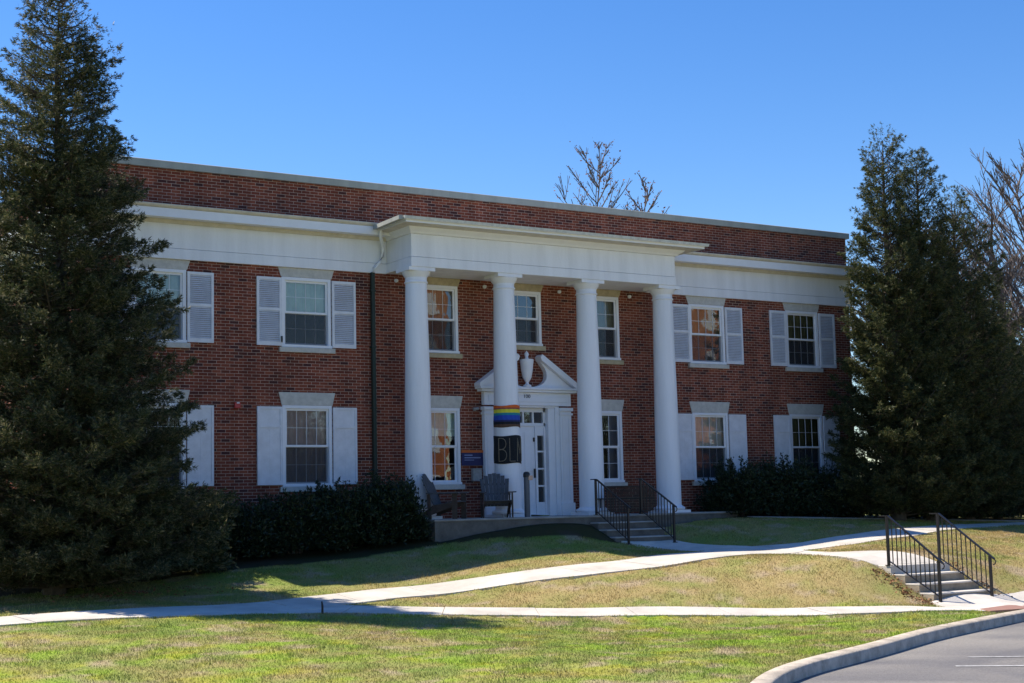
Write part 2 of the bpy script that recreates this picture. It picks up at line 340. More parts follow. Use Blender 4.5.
for p in (pA, pB, pC, pD, land): Z[inpoly(GX, GY, p)] -= .05
Z[inpoly(GX, GY, [(3.3, -2.1), (8.9, -2.1), (12.3, -1.4), (12.3, 0), (3.3, 0)])] -= .3
Z[inpoly(GX, GY, [(7.3, -3.05), (8.95, -3.05), (8.95, -1.5), (7.3, -1.5)])] -= .5
Z[inpoly(GX, GY, [(8.1, -11.6), (9.74, -11.6), (9.74, -10.1), (8.1, -10.1)])] -= .6
bld = inpoly(GX, GY, [(-3.8, .3), (17.7, .3), (17.7, 11), (-3.8, 11)]); Z[bld] -= 1.0
def lawncol(x, y, jitter=True):
    """albedo of the turf: straw-coloured upper lawn, greener lower lawn with lush patches"""
    sl = np.interp(x, [-16, -3, 2, 5, 8, 30], [-7.8, -7.3, -9.1, -10.8, -12, -12])
    upper = np.clip((y-sl)/1.0+.5, 0, 1)
    n1 = vnoise(x, y, .8, 5, 1); n2 = vnoise(x, y, 2.6, 4, 2); n3 = vnoise(x, y, 1.7, 5, 5)
    straw = np.array((.37, .29, .13)); green = np.array((.20, .27, .06)); lush = np.array((.25, .38, .035)); yel = np.array((.42, .40, .045)); soil = np.array((.42, .33, .23))
    d = np.clip(.36+.44*upper-.42*np.clip((y+6.5)/2, 0, 1)+(n1-.5)*1.2+(n2-.5)*1.25, 0, 1)[..., None]  # less straw near the wall paints the building's shadow as darker green
    c = straw*d+green*(1-d)
    lu = (np.clip((n3-.50)*5, 0, 1)*(1-upper)*.75)[..., None]; c = c*(1-lu)+lush*lu
    ye = (np.clip((vnoise(x, y, 2.4, 5, 9)-.58)*6, 0, 1)*(1-upper)*.5)[..., None]; c = c*(1-ye)+yel*ye
    so = (np.clip((vnoise(x, y, 2.2, 4, 12)-.60)*8, 0, 1)*.75)[..., None]; c = c*(1-so)+soil*so
    return c
LC = lawncol(GX.ravel(), GY.ravel())
mulchm = (inpoly(GX, GY, [(-7, -3.6), (-2, -2.9), (3.1, -2.4), (5, -3.1), (7.4, -3.3), (7.4, 0), (-7, .3)]) | inpoly(GX, GY, [(11.5, -1.9), (24, -2.4), (24, .3), (11.5, .3)])).ravel()
LC[mulchm] = LC[mulchm]*.12+np.array((.02, .014, .010))
nx, ny = GX.shape; idx = np.arange(nx*ny).reshape(nx, ny)
F = np.c_[idx[:-1, :-1].ravel(), idx[1:, :-1].ravel(), idx[1:, 1:].ravel(), idx[:-1, 1:].ravel()]
m, n, l, b = newmat('turf_ground')
at = n.new('ShaderNodeVertexColor'); at.layer_name = 'tint'; tc = n.new('ShaderNodeTexCoord')
no = n.new('ShaderNodeTexNoise'); no.inputs['Scale'].default_value = 30; no.inputs['Detail'].default_value = 5; l.new(tc.outputs['Object'], no.inputs['Vector'])
mr = n.new('ShaderNodeMath'); mr.operation = 'MULTIPLY_ADD'; mr.inputs[1].default_value = .9; mr.inputs[2].default_value = .45; l.new(no.outputs[0], mr.inputs[0])
mu = n.new('ShaderNodeMix'); mu.data_type = 'RGBA'; mu.blend_type = 'MULTIPLY'; mu.inputs[0].default_value = 1
l.new(at.outputs[0], mu.inputs[6]); l.new(mr.outputs[0], mu.inputs[7]); l.new(mu.outputs[2], b.inputs['Base Color']); b.inputs['Roughness'].default_value = .95; b.inputs['Specular IOR Level'].default_value = .1
M['turf'] = m
tag(npmesh('ground', np.c_[GX.ravel(), GY.ravel(), Z.ravel()], F, M['turf'], smooth=True, colors=LC), kind='structure')

def ribbon(name, U, L, mat, zoff, n=90, across=5, slab=1.5, mbk=None):
    """paving slabs between two edge lines, each laid on the slope with a narrow joint"""
    U = smooth(resample(U, n*4), 6); L = smooth(resample(L, n*4), 6)
    ln = np.hypot(*np.diff((U+L)/2, axis=0).T).sum(); ns = max(1, int(round(ln/slab))); vs = []; fs = []
    for k in range(ns):
        a = k/ns; b_ = (k+1)/ns-(.014/ln); ts = np.linspace(a, b_, 6)*(len(U)-1); c = len(vs)
        jit = RS.uniform(-.004, .004)
        for t in ts:
            i = int(min(t, len(U)-2)); q = t-i; u = U[i]*(1-q)+U[i+1]*q; v = L[i]*(1-q)+L[i+1]*q
            for s in np.linspace(0, 1, across): p = u*(1-s)+v*s; vs.append([p[0], p[1], 0, jit])
        for i in range(5):
            for j in range(across-1): fs.append((c+i*across+j, c+i*across+j+1, c+(i+1)*across+j+1, c+(i+1)*across+j))
    A = np.array(vs); z = H(A[:, 0], A[:, 1])+zoff+A[:, 3]
    T = np.c_[A[:, 0], A[:, 1], z]; me = bpy.data.meshes.new(name)
    me.from_pydata([tuple(p) for p in T], [], fs); bm = bmesh.new(); bm.from_mesh(me)
    g = bmesh.ops.extrude_face_region(bm, geom=list(bm.faces)); 
    for e in g['geom']:
        if isinstance(e, bmesh.types.BMVert): e.co.z -= .12
    bmesh.ops.recalc_face_normals(bm, faces=bm.faces); bm.to_mesh(me); bm.free()
    return tag(link(name, me, mat), kind='structure')
ribbon('path', diag_u, diag_l, M['conc'], .012)
ribbon('path', right_u, right_l, M['conc'], .008)
ribbon('path', stair_l, stair_r, M['conc'], .004)
ribbon('sidewalk', side_u, side_l, M['conc'], .008)
ribbon('sidewalk', [(8.0, -11.62), (10.4, -11.5), (20, -11.15)], [(7.4, -13.3), (10.4, -13.0), (20, -12.2)], M['conc'], .012)
ribbon('paver_pad', [(7.75, -12.95), (9, -12.6), (13, -12.1)], [(7.35, -13.5), (8.8, -13.12), (13, -12.6)], M['pad'], .026, slab=9)
# kerb and street
kt = []; prof = [(.10, -.3), (.10, .008), (.115, .018), (.30, .008), (.325, -.012), (.34, -.30)]
TB = KB; zk = H(TB[:, 0], TB[:, 1])*.3-1.60*.7; zk = np.convolve(np.pad(zk, 8, 'edge'), np.ones(17)/17, 'valid')
V = []; Fk = []
drop = np.clip((TB[:, 0]-11)/1.6, 0, 1)*.11
for i, p in enumerate(TB):
    t = np.gradient(TB, axis=0)[i]; t /= np.hypot(*t); nn = np.array([t[1], -t[0]])
    wv = .035*math.sin(i*.55)+.03*math.sin(i*.23+1)
    for d, z in prof: V.append((p[0]+nn[0]*(d+wv), p[1]+nn[1]*(d+wv), zk[i]+z-(drop[i] if z > -.2 else 0)))
k = len(prof)
for i in range(len(TB)-1):
    for j in range(k-1): Fk.append((i*k+j, i*k+j+1, (i+1)*k+j+1, (i+1)*k+j))
tag(npmesh('kerb', V, Fk, M['kerb']), kind='structure')
Vr = []; Fr = []; KF2 = offs(KB, .25)
for i, p in enumerate(KF2): Vr += [(p[0], p[1], -1.745), (p[0]+(6 if i > 80 else 0), -60, -1.78)]
for i in range(len(KF2)-1): Fr.append((2*i, 2*i+1, 2*i+3, 2*i+2))
# gutter dust and patched tarmac come from the material
m, n, l, b = newmat('asphalt'); tc = n.new('ShaderNodeTexCoord')
n1 = n.new('ShaderNodeTexNoise'); n1.inputs['Scale'].default_value = .55; n1.inputs['Detail'].default_value = 8; n1.inputs['Distortion'].default_value = .6; l.new(tc.outputs['Object'], n1.inputs['Vector'])
n2 = n.new('ShaderNodeTexNoise'); n2.inputs['Scale'].default_value = 42; n2.inputs['Detail'].default_value = 6; n2.inputs['Roughness'].default_value = .8; l.new(tc.outputs['Object'], n2.inputs['Vector'])
rp = n.new('ShaderNodeValToRGB'); rp.color_ramp.elements[0].position = .35; rp.color_ramp.elements[0].color = (.125, .122, .128, 1); rp.color_ramp.elements[1].position = .68; rp.color_ramp.elements[1].color = (.235, .22, .20, 1); l.new(n1.outputs[0], rp.inputs[0])
mr = n.new('ShaderNodeMath'); mr.operation = 'MULTIPLY_ADD'; mr.inputs[1].default_value = 2.2; mr.inputs[2].default_value = -.1; l.new(n2.outputs[0], mr.inputs[0])
mu = n.new('ShaderNodeMix'); mu.data_type = 'RGBA'; mu.blend_type = 'MULTIPLY'; mu.inputs[0].default_value = 1; l.new(rp.outputs[0], mu.inputs[6]); l.new(mr.outputs[0], mu.inputs[7])
l.new(mu.outputs[2], b.inputs['Base Color']); b.inputs['Roughness'].default_value = .9
bp = n.new('ShaderNodeBump'); bp.inputs['Distance'].default_value = .01; l.new(n2.outputs[0], bp.inputs['Height']); l.new(bp.outputs[0], b.inputs['Normal'])
tag(npmesh('street', Vr, Fr, m), kind='structure')
def roadline(p, q, w):
    p = np.array(p); q = np.array(q); t = (q-p)/np.hypot(*(q-p)); nn = np.array([-t[1], t[0]])*w/2
    mb = MB(); mb.add([(*(p-nn), -1.7395), (*(q-nn), -1.7395), (*(q+nn), -1.7395), (*(p+nn), -1.7395)], [(0, 1, 2, 3)])
    tag(mb.build('road_marking', M['paint']), kind='structure')
roadline((2.65, -17.1), (5.6, -19.4), .08); roadline((1.75, -17.7), (4.7, -20.3), .11)

# ------------------------------------------------------------------ patio, steps
pm = MB(); PZ = .075
pm.prism_xy([(3.2, -2.15), (7.3, -2.15), (8.95, -2.15), (9.35, -1.45), (12.45, -1.35), (12.45, -.002), (3.2, -.002)], PZ-.05, PZ)
tag(pm.build('patio', M['patio'], bevel=.012), kind='structure')
pw = MB(); pw.prism_xy([(3.22, -2.13), (7.3, -2.13), (8.95, -2.13), (9.34, -1.43), (12.43, -1.33), (12.43, -.004), (3.22, -.004)], -.75, PZ-.052); tag(pw.build('patio_foundation', M['conc_dark']), kind='structure')  # base wall coloured darker than the slab on top
ribbon('edging_strip', [(12.5, -1.62), (22, -2.4)], [(12.5, -1.85), (22, -2.63)], M['patio'], .03)
def steps(name, x0, x1, y0, z0, n, tread, riser, flare, label):
    m_ = MB()
    t = empty(name, (x0, y0, z0-n*riser), label, 'steps')
    for i in range(1, n):
        zt = z0-i*riser; yf = y0-i*tread
        m_.box(x0, x1, yf, y0-(i-1)*tread-.001 if i > 1 else y0-.004, z0-n*riser-.25, zt-.032)
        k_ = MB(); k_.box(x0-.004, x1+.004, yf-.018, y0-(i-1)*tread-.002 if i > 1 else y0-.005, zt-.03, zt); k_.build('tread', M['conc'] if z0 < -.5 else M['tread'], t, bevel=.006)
    b_ = m_.build('flight', M['conc_riser_shade'] if z0 < -.5 else M['conc_dark'], t)  # shade painted into the risers: darker concrete than the sky-lit treads
    return t
steps('concrete_steps', 7.3, 8.95, -2.15, PZ, 4, .32, .165, 0, 'weathered grey concrete steps with painted riser shade leading up to the columned porch')
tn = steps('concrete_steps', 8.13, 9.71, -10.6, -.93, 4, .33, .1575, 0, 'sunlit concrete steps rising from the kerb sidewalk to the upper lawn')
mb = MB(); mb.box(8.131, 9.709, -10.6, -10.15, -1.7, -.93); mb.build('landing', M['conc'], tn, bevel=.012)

def railing(x, y0, z0, y1, z1, base0, base1, label, nb=10, ext=.12):
    """top post at y0 (rail height z0), bottom post at y1 (z1)"""
    t = empty('stair_railing', (x, y0, base0), label, 'railing', None)
    for y, zt, zb in ((y0, z0, base0), (y1, z1, base1)):
        mb = MB(); mb.box(x-.022, x+.022, y-.022, y+.022, zb, zt-.01); mb.box(x-.05, x+.05, y-.05, y+.05, zb-.002, zb+.012); mb.build('post', M['iron'], t)
    s = (z1-z0)/(y1-y0)
    mb = MB()
    pts = [(x, y0+ext+.06, z0), (x, y0-.03, z0), (x, y1-.10, z1+s*(-.10)+.0)]
    mb.bar(pts[0], pts[1], .045, .022); mb.bar(pts[1], pts[2], .045, .022)
    e = Vector(pts[2]); mb.tube([e, e+Vector((0, -.03, -.04)), e+Vector((0, -.01, -.09)), e+Vector((0, .03, -.10))], .012, 6)
    mb.build('handrail', M['iron'], t)
    lo = lambda y: base0+.09+(y-y0)*((base1+.09-base0-.09)/(y1-y0))
    mb = MB(); mb.bar((x, y0-.02, lo(y0-.02)), (x, y1+.02, lo(y1+.02)), .03, .015); mb.build('lower_rail', M['iron'], t)
    for i in range(nb):
        y = y0+(y1-y0)*(i+1)/(nb+1); zt = z0+s*(y-y0+.03) if y < y0-.03 else z0
        mb = MB(); mb.box(x-.0075, x+.0075, y-.0075, y+.0075, lo(y), zt); mb.build('baluster', M['iron'], t)
    return t
PB = PZ-.66
railing(7.52, -2.10, .90, -3.32, .275, PZ, PB, 'black iron railing on the left side of the porch steps')
railing(8.82, -2.10, .90, -3.32, .275, PZ, PB, 'black iron railing on the right side of the porch steps, before the last column')
railing(8.16, -10.52, -.015, -11.72, -.80, -.93, -1.555, 'black iron railing on the left side of the steps near the kerb')
railing(9.52, -10.52, .0, -11.72, -.775, -.93, -1.555, 'black iron railing on the right side of the steps near the kerb')

# ------------------------------------------------------------------ the building
BX0, BX1, BD = -4.03, 18.0, 10.5
B = empty('brick_building', (7, 0, -.6), 'two storey red brick hall with white columned portico and white shutters', 'building')
WC = [(-2.2, 1.2), (1.205, 1.2), (12.765, 1.2), (16.17, 1.2)]
ops = []
for cx, w in WC: ops += [(cx-.6, cx+.6, .86, 2.66, 'wide_low'), (cx-.6, cx+.6, 3.95, 5.53, 'wide_up')]
for cx in (4.61, 9.36): ops += [(cx-.52, cx+.52, .86, 2.66, 'nar_low'), (cx-.52, cx+.52, 3.95, 5.57, 'nar_up')]
ops += [(6.985-.52, 6.985+.52, 4.22, 5.57, 'mid_up'), (6.30, 7.67, PZ, 2.78, 'door')]
xs = sorted({BX0, BX1} | {o[0] for o in ops} | {o[1] for o in ops}); zs = sorted({-1.6, 7.70} | {o[2] for o in ops} | {o[3] for o in ops})
mb = MB(); vi = {}
def vid(x, z):
    if (x, z) not in vi: vi[(x, z)] = len(mb.v); mb.v.append((x, 0., z))
    return vi[(x, z)]
for i in range(len(xs)-1):
    for j in range(len(zs)-1):
        cx, cz = (xs[i]+xs[i+1])/2, (zs[j]+zs[j+1])/2
        if any(o[0] < cx < o[1] and o[2] < cz < o[3] for o in ops): continue
        mb.f.append((vid(xs[i], zs[j]), vid(xs[i+1], zs[j]), vid(xs[i+1], zs[j+1]), vid(xs[i], zs[j+1])))
for a, b_, c, d, _ in ops:      # reveals
    mb.add([(a, 0, c), (a, 0, d), (a, .25, d), (a, .25, c)], [(0, 1, 2, 3)]); mb.add([(b_, 0, c), (b_, 0, d), (b_, .25, d), (b_, .25, c)], [(3, 2, 1, 0)])
    mb.add([(a, 0, d), (b_, 0, d), (b_, .25, d), (a, .25, d)], [(0, 1, 2, 3)]); mb.add([(a, 0, c), (b_, 0, c), (b_, .25, c), (a, .25, c)], [(3, 2, 1, 0)])
mb.build('wall', M['brick'], B)
mb = MB(); mb.add([(BX0, 0, -1.6), (BX0, BD, -1.6), (BX0, BD, 7.7), (BX0, 0, 7.7)], [(0, 1, 2, 3)]); mb.add([(BX1, 0, -1.6), (BX1, BD, -1.6), (BX1, BD, 7.7), (BX1, 0, 7.7)], [(3, 2, 1, 0)])
mb.add([(BX0, BD, -1.6), (BX1, BD, -1.6), (BX1, BD, 7.7), (BX0, BD, 7.7)], [(0, 1, 2, 3)]); mb.build('wall', M['brick'], B)
mb = MB(); mb.box(BX0+.02, BX1-.02, .02, BD-.02, 7.3, 7.35); mb.build('roof', M['roof'], B)
mb = MB(); mb.prism_yz([(-.075, 7.70), (-.085, 7.85), (-.06, 7.865), (.33, 7.84), (.33, 7.70)], BX0-.08, BX1+.08)
mb.box(BX0-.08, BX0+.3, .33, BD, 7.7, 7.85); mb.box(BX1-.3, BX1+.08, .33, BD, 7.7, 7.85); mb.box(BX0-.08, BX1+.08, BD, BD+.1, 7.7, 7.85); mb.build('coping', M['coping'], B)
# frieze and cornice left and right of the portico, returning round the ends
PX0, PX1, PY = 3.215, 10.75, -1.265
for a, b_ in ((BX0-.06, PX0-.003), (PX1+.003, BX1+.06)):
    mb = MB(); mb.box(a, b_, -.06, -.002, 5.975, 6.57); mb.box(a, b_, -.072, -.002, 5.74, 5.967)
    if a < 0: mb.box(a, BX0-.002, -.002, BD, 5.74, 6.57)
    else: mb.box(BX1+.002, b_, -.002, BD, 5.74, 6.57)
    mb.build('frieze', M['white'], B, bevel=.004)
    aa = a-.36 if a < 0 else a; bb = b_+.36 if a > 0 else b_
    mb = MB(); mb.prism_yz([(-.002, 6.575), (-.08, 6.50), (-.115, 6.50), (-.15, 6.555), (-.17, 6.575)], a, b_); mb.build('bed_moulding', M['cream'], B)
    mb = MB(); mb.prism_yz([(-.001, 6.577), (-.40, 6.577), (-.40, 6.565), (-.43, 6.565), (-.43, 6.755), (-.001, 6.765)], aa, bb)
    if a < 0: mb.box(aa, BX0-.003, .002, BD, 6.577, 6.755)
    else: mb.box(BX1+.003, bb, .002, BD, 6.577, 6.755)
    mb.build('fascia', M['white_smooth'], B, bevel=.004)
    mb = MB(); mb.prism_yz([(-.001, 6.768), (-.43, 6.758), (-.475, 6.79), (-.49, 6.83), (-.46, 6.842), (-.001, 6.90)], aa-.03 if a < 0 else aa, bb+.03 if a > 0 else bb); mb.build('cornice', M['cream'], B)
# portico entablature
P = MB(); P.box(PX0, PX1, PY, -.004, 5.975, 6.50); P.box(PX0-.012, PX1+.012, PY-.012, -.004, 5.75, 5.967)
P.build('entablature', M['white'], B, bevel=.005)
P = MB()
def ring(o0, z0, o1, z1):    # moulding band swept round three sides of the portico
    for (xa, ya, xb, yb) in ((PX0, 0, PX0, PY), (PX0, PY, PX1, PY), (PX1, PY, PX1, 0)): pass
    KL, KFr, KR = 1.2, 1.5, 1.75
    q = lambda o, z: [(PX0-o*KL, -.004, z), (PX0-o*KL, PY-o*KFr, z), (PX1+o*KR, PY-o*KFr, z), (PX1+o*KR, -.004, z)]
    P.add(q(o0, z0)+q(o1, z1), [(0, 1, 5, 4), (1, 2, 6, 5), (2, 3, 7, 6)])
for a in ((0.0, 6.50, .03, 6.50), (.03, 6.50, .05, 6.54), (.05, 6.54, .10, 6.60), (.10, 6.60, .12, 6.635), (.12, 6.635, .33, 6.65), (.33, 6.65, .33, 6.705), (.33, 6.705, .37, 6.73)): ring(*a)
P.build('cornice', M['white_smooth'], B)
P = MB(); ring(.12, 6.633, .32, 6.648); P.build('soffit', M['cream'], B)  # cream colour here paints the warm ground bounce under the eave
P = MB(); ring(.375, 6.705, .385, 6.775); o = .385; P.add([(PX0-o*1.2, -.004, 6.80), (PX0-o*1.2, PY-o*1.5, 6.775), (PX1+o*1.75, PY-o*1.5, 6.775), (PX1+o*1.75, -.004, 6.80)], [(0, 1, 2, 3)])

P.build('portico_roof', M['roofwhite'], B)
P = MB(); P.bar((PX0-.52, -.5, 6.71), (PX0-.52, PY-.5, 6.735), .10, .09); P.build('gutter', M['coping'], B)
# columns
for cx in (3.49, 5.84, 8.215, 10.56):
    cy = -.955; mb = MB()
    pr = [(.305, .235)]
    for i in range(13):
        t = i/12; r_ = .305-.06*max(0, (t-.25)/.75)**1.25; pr.append((r_, .26+t*(5.40-.26)))
    mb.lathe(cx, cy, pr, 40); c = mb.build('column', M['white'], B, angle=.6)
    mb = MB(); mb.lathe(cx, cy, [(.245, 5.40), (.268, 5.405), (.272, 5.425), (.266, 5.44), (.248, 5.445), (.248, 5.53), (.262, 5.55), (.268, 5.56), (.30, 5.60), (.325, 5.655), (.33, 5.665)], 40); mb.box(cx-.335, cx+.335, cy-.335+.03, cy+.335, 5.667, 5.748); mb.build('capital', M['white'], c, angle=.5)
    mb = MB(); mb.lathe(cx, cy, [(.36, .145), (.385, .16), (.395, .185), (.385, .21), (.355, .228), (.33, .232), (.325, .25), (.306, .262)], 40); mb.box(cx-.375, cx+.375, cy-.375, cy+.375, PZ+.001, .143); mb.build('base', M['white'], c, angle=.5)

# windows
def window(x0, x1, z0, z1, kind, blind=None, lower=None, blind_h=.5, cols=4):
    f = MB(); fy = -.015
    w = .075
    for a, b_, c, d in ((x0+.002, x0+w, z0+.06, z1-.002), (x1-w, x1-.002, z0+.06, z1-.002)): f.box(a, b_, fy, .12, c, d)
    f.box(x0+w, x1-w, fy, .12, z1-w, z1-.002); f.box(x0-.01, x1+.01, fy-.03, .12, z0+.002, z0+.06)
    win = f.build('window', M['white_smooth'], B, bevel=.003)
    gx0, gx1, gz0, gz1 = x0+w, x1-w, z0+.06, z1-w; mid = (gz0+gz1)/2
    for nm, a, b_, yy in (('upper_sash', mid-.015, gz1, .028), ('lower_sash', gz0, mid+.015, .06)):
        s = MB(); sw = .045
        s.box(gx0, gx0+sw, yy, yy+.03, a, b_); s.box(gx1-sw, gx1, yy, yy+.03, a, b_)
        s.box(gx0+sw, gx1-sw, yy, yy+.03, a, a+sw); s.box(gx0+sw, gx1-sw, yy, yy+.03, b_-sw, b_)
        iw = gx1-gx0-2*sw
        for k in range(1, cols): x = gx0+sw+iw*k/cols; s.box(x-.0042, x+.0042, yy+.006, yy+.024, a+sw, b_-sw)
        zc = (a+b_)/2; s.box(gx0+sw, gx1-sw, yy+.007, yy+.023, zc-.0042, zc+.0042)
        s.build(nm, M['white_smooth'], win)
        g = MB(); g.add([(gx0+sw, yy+.015, a+sw), (gx1-sw, yy+.015, a+sw), (gx1-sw, yy+.015, b_-sw), (gx0+sw, yy+.015, b_-sw)], [(0, 1, 2, 3)]); g.build('pane', M['glass'], win)
    if kind != 'nar_low': c = MB(); c.add([(gx0+.01, .022+.03, gz0+.01), (gx1-.01, .052, gz0+.01), (gx1-.01, .052, mid-.02), (gx0+.01, .052, mid-.02)], [(0, 1, 2, 3)]); c.build('insect_screen', M['mesh'], win)
    r_ = MB(); d = .75
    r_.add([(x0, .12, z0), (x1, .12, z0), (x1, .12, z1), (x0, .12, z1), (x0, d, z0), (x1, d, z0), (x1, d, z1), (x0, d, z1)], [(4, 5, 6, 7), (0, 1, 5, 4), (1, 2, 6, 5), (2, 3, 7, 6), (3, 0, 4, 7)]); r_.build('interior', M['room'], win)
    if blind:
        zb = gz1-(gz1-gz0)*blind_h; c = MB(); n_ = 40
        vs = []
        for i in range(n_+1):
            x = gx0+(gx1-gx0)*i/n_; y = .125+.012*math.sin(i*1.3+x*3)+.01*math.sin(i*.5)
            vs += [(x, y, zb), (x, y, gz1)]
        c.add(vs, [(2*i, 2*i+2, 2*i+3, 2*i+1) for i in range(n_)]); c.build('blind', blind, win, smooth=True)
    if lower:
        c = MB(); c.add([(gx0, .094, gz0), (gx1, .094, gz0), (gx1, .094, mid), (gx0, .094, mid)], [(0, 1, 2, 3)]); c.build('insect_screen', lower, win)
    # lintel and sill are stone set in the wall
    cx = (x0+x1)/2; hw = (x1-x0)/2
    if kind.endswith('low'): zt, lm = z1+.285, M['stone']
    elif kind == 'wide_up': zt, lm = z1+.207, M['stone']
    else: zt, lm = z1+.177, M['stone_warm']
    L_ = MB(); L_.prism_xz([(cx-hw-.015, z1+.001), (cx+hw+.015, z1+.001), (cx+hw+.085, zt), (cx-hw-.085, zt)], -.018, .06); L_.build('lintel', lm, win, bevel=.004)
    S_ = MB(); S_.box(cx-hw-.075, cx+hw+.075, -.075, .06, z0-.115, z0-.002); S_.build('sill', lm if kind in ('nar_up', 'mid_up') else M['stone'], win, bevel=.006)
    return win
def solid(name, col, rough=.9): return plain(name, col, rough, .12, 3)
Mb = {'a': solid('pale_blind', (.70, .78, .60)), 'tan': solid('tan_blind', (.32, .22, .13)), 'cream': solid('cream_lace', (.70, .64, .54)), 'yel': solid('olive_blind', (.22, .20, .09)), 'rose': solid('rose_curtain', (.62, .46, .42))}
cfg = {}
for o in ops:
    if o[4] == 'door': continue
    x0, x1, z0, z1, k = o; cx = (x0+x1)/2
    b_, lo, bh = None, None, .5
    if k == 'wide_up' and cx < 0: b_ = Mb['a']
    if k == 'wide_up' and 0 < cx < 3: b_ = Mb['a']
    if k == 'wide_low' and 0 < cx < 3: b_, lo, bh = Mb['rose'], None, 1.0
    if k == 'wide_up' and 12 < cx < 13: b_, bh = Mb['tan'], .5
    if k == 'wide_low' and 12 < cx < 13: b_, bh, lo = Mb['cream'], .5, M['screen']
    if k == 'wide_up' and cx > 15: b_, bh = Mb['yel'], .5
    if k == 'wide_low' and cx > 15: b_, bh, lo = Mb['yel'], .5, M['screen']
    if k == 'nar_low' and cx < 5: b_, bh = Mb['a'], .35
    if k == 'nar_up': b_ = Mb['tan'] if cx < 5 else Mb['yel']
    window(x0, x1, z0, z1, k, b_, lo, bh, cols=4 if k.startswith('wide') else 3)
# shutters
def shutter(x0, x1, z0, z1, louv):
    m_ = MB(); w = .055; y0 = -.055; y1 = -.012
    m_.box(x0, x0+w, y0, y1, z0, z1); m_.box(x1-w, x1, y0, y1, z0, z1)
    m_.box(x0+w, x1-w, y0, y1, z0, z0+.09); m_.box(x0+w, x1-w, y0, y1, z1-.06, z1)
    if louv:
        zm = z0+(z1-z0)*.53; m_.box(x0+w, x1-w, y0, y1, zm-.03, zm+.03)
        z = z0+.115
        while z < z1-.075:
            if abs(z-zm) > .034:
                m_.add([(x0+w, y0+.004, z-.018), (x1-w, y0+.004, z-.018), (x1-w, y0+.037, z+.021), (x0+w, y0+.037, z+.021),
                        (x0+w, y0+.010, z-.020), (x1-w, y0+.010, z-.020), (x1-w, y0+.041, z+.018), (x0+w, y0+.041, z+.018)],
                       [(0, 1, 2, 3), (7, 6, 5, 4), (0, 4, 5, 1)])
            z += .043
    else:
        zm = z0+(z1-z0)*.745; m_.box(x0+w, x1-w, y0, y1, zm-.03, zm+.03)
        m_.box(x0+w, x1-w, -.04, y1, z0+.09, zm-.03); m_.box(x0+w, x1-w, -.04, y1, zm+.03, z1-.06)
        xc = (x0+x1)/2; m_.box(xc-.004, xc+.004, -.043, -.04, z0+.12, zm-.05)
    m_.build('shutter', M['shutter'], B, bevel=0 if louv else .003)
for cx, w in WC:
    for s in (-1, 1):
        a, b_ = (cx-1.205, cx-.615) if s < 0 else (cx+.615, cx+1.205)
        shutter(a, b_, 3.97, 5.495, True); shutter(a, b_, .90, 2.62, False)
mb = MB(); mb.box(.565, .585, -.085, -.056, 4.06, 4.18); mb.tube([(.575, -.09, 4.18), (.575, -.1, 4.1), (.575, -.09, 4.04)], .014, 6); mb.build('shutter_dog', M['iron'], B)
# downspout
mb = MB(); mb.tube([(2.83, -.52, 6.74), (2.83, -.53, 6.60), (2.86, -.46, 6.50), (3.02, -.24, 6.38), (3.06, -.17, 6.28), (3.06, -.15, 6.12), (3.0, -.14, 6.0), (2.86, -.12, 5.84), (2.83, -.12, 5.74)], .038, 10)
ds = mb.build('downspout', M['white_smooth'], B, smooth=True)
mb = MB(); mb.box(2.785, 2.875, -.13, -.04, -1.0, 5.75); 
for z in (1.2, 2.6, 4.0, 5.3): mb.box(2.765, 2.895, -.135, -.002, z, z+.04)
mb.build('lower_pipe', M['darkgreen'], ds, bevel=.008)

# door surround with broken pediment and urn
dm = MB()
for s in (-1, 1):
    q = lambda a, b_: (6.985+s*a, 6.985+s*b_) if s > 0 else (6.985+s*b_, 6.985+s*a)
    a, b_ = q(.92, 1.25); dm.box(a, b_, -.14, -.003, PZ, 2.62)
    a, b_ = q(.97, 1.02); dm.box(a, b_, -.155, -.14, .45, 2.45); a, b_ = q(1.15, 1.20); dm.box(a, b_, -.155, -.14, .45, 2.45)
    a, b_ = q(.90, 1.28); dm.box(a, b_, -.18, -.003, PZ, .38); dm.box(a, b_, -.17, -.003, 2.52, 2.57); dm.box(a, b_, -.19, -.003, 2.62, 2.70)
    a, b_ = q(.612, .80); dm.box(a, b_, -.06, .2, PZ, 2.78); a, b_ = q(.80, .92); dm.box(a, b_, -.10, -.003, PZ, 2.74)
dm.box(5.735, 8.235, -.14, -.003, 2.745, 3.06); dm.box(5.85, 8.12, -.155, -.14, 2.83, 2.99)
dm.box(6.185, 7.785, -.10, -.003, 2.70, 2.743)
ds_ = dm.build('door_surround', M['white_smooth'], B, bevel=.005)
pm = MB(); pm.box(5.62, 8.35, -.24, -.003, 3.063, 3.12); pm.box(5.56, 8.41, -.29, -.003, 3.122, 3.175)
for s in (-1, 1):
    X = lambda d: 6.985+s*d
    # raking cornice
    pm.prism_xz([(X(1.44), 3.178), (X(1.44), 3.26), (X(.36), 3.99), (X(.30), 3.93), (X(.33), 3.84), (X(1.33), 3.178)], -.28, -.003)
    # tympanum with S-curve cut
    tp = [(X(1.30), 3.178), (X(.355), 3.825)]
    c = [(.40, 3.76), (.47, 3.68), (.53, 3.58), (.545, 3.48), (.52, 3.38), (.45, 3.30), (.34, 3.24), (.20, 3.205), (.10, 3.20), (.0, 3.20), (0, 3.178)]
    pm.prism_xz(tp+[(X(a), z) for a, z in c], -.16, -.003)
pm.build('pediment', M['white_smooth'], ds_, bevel=.004)
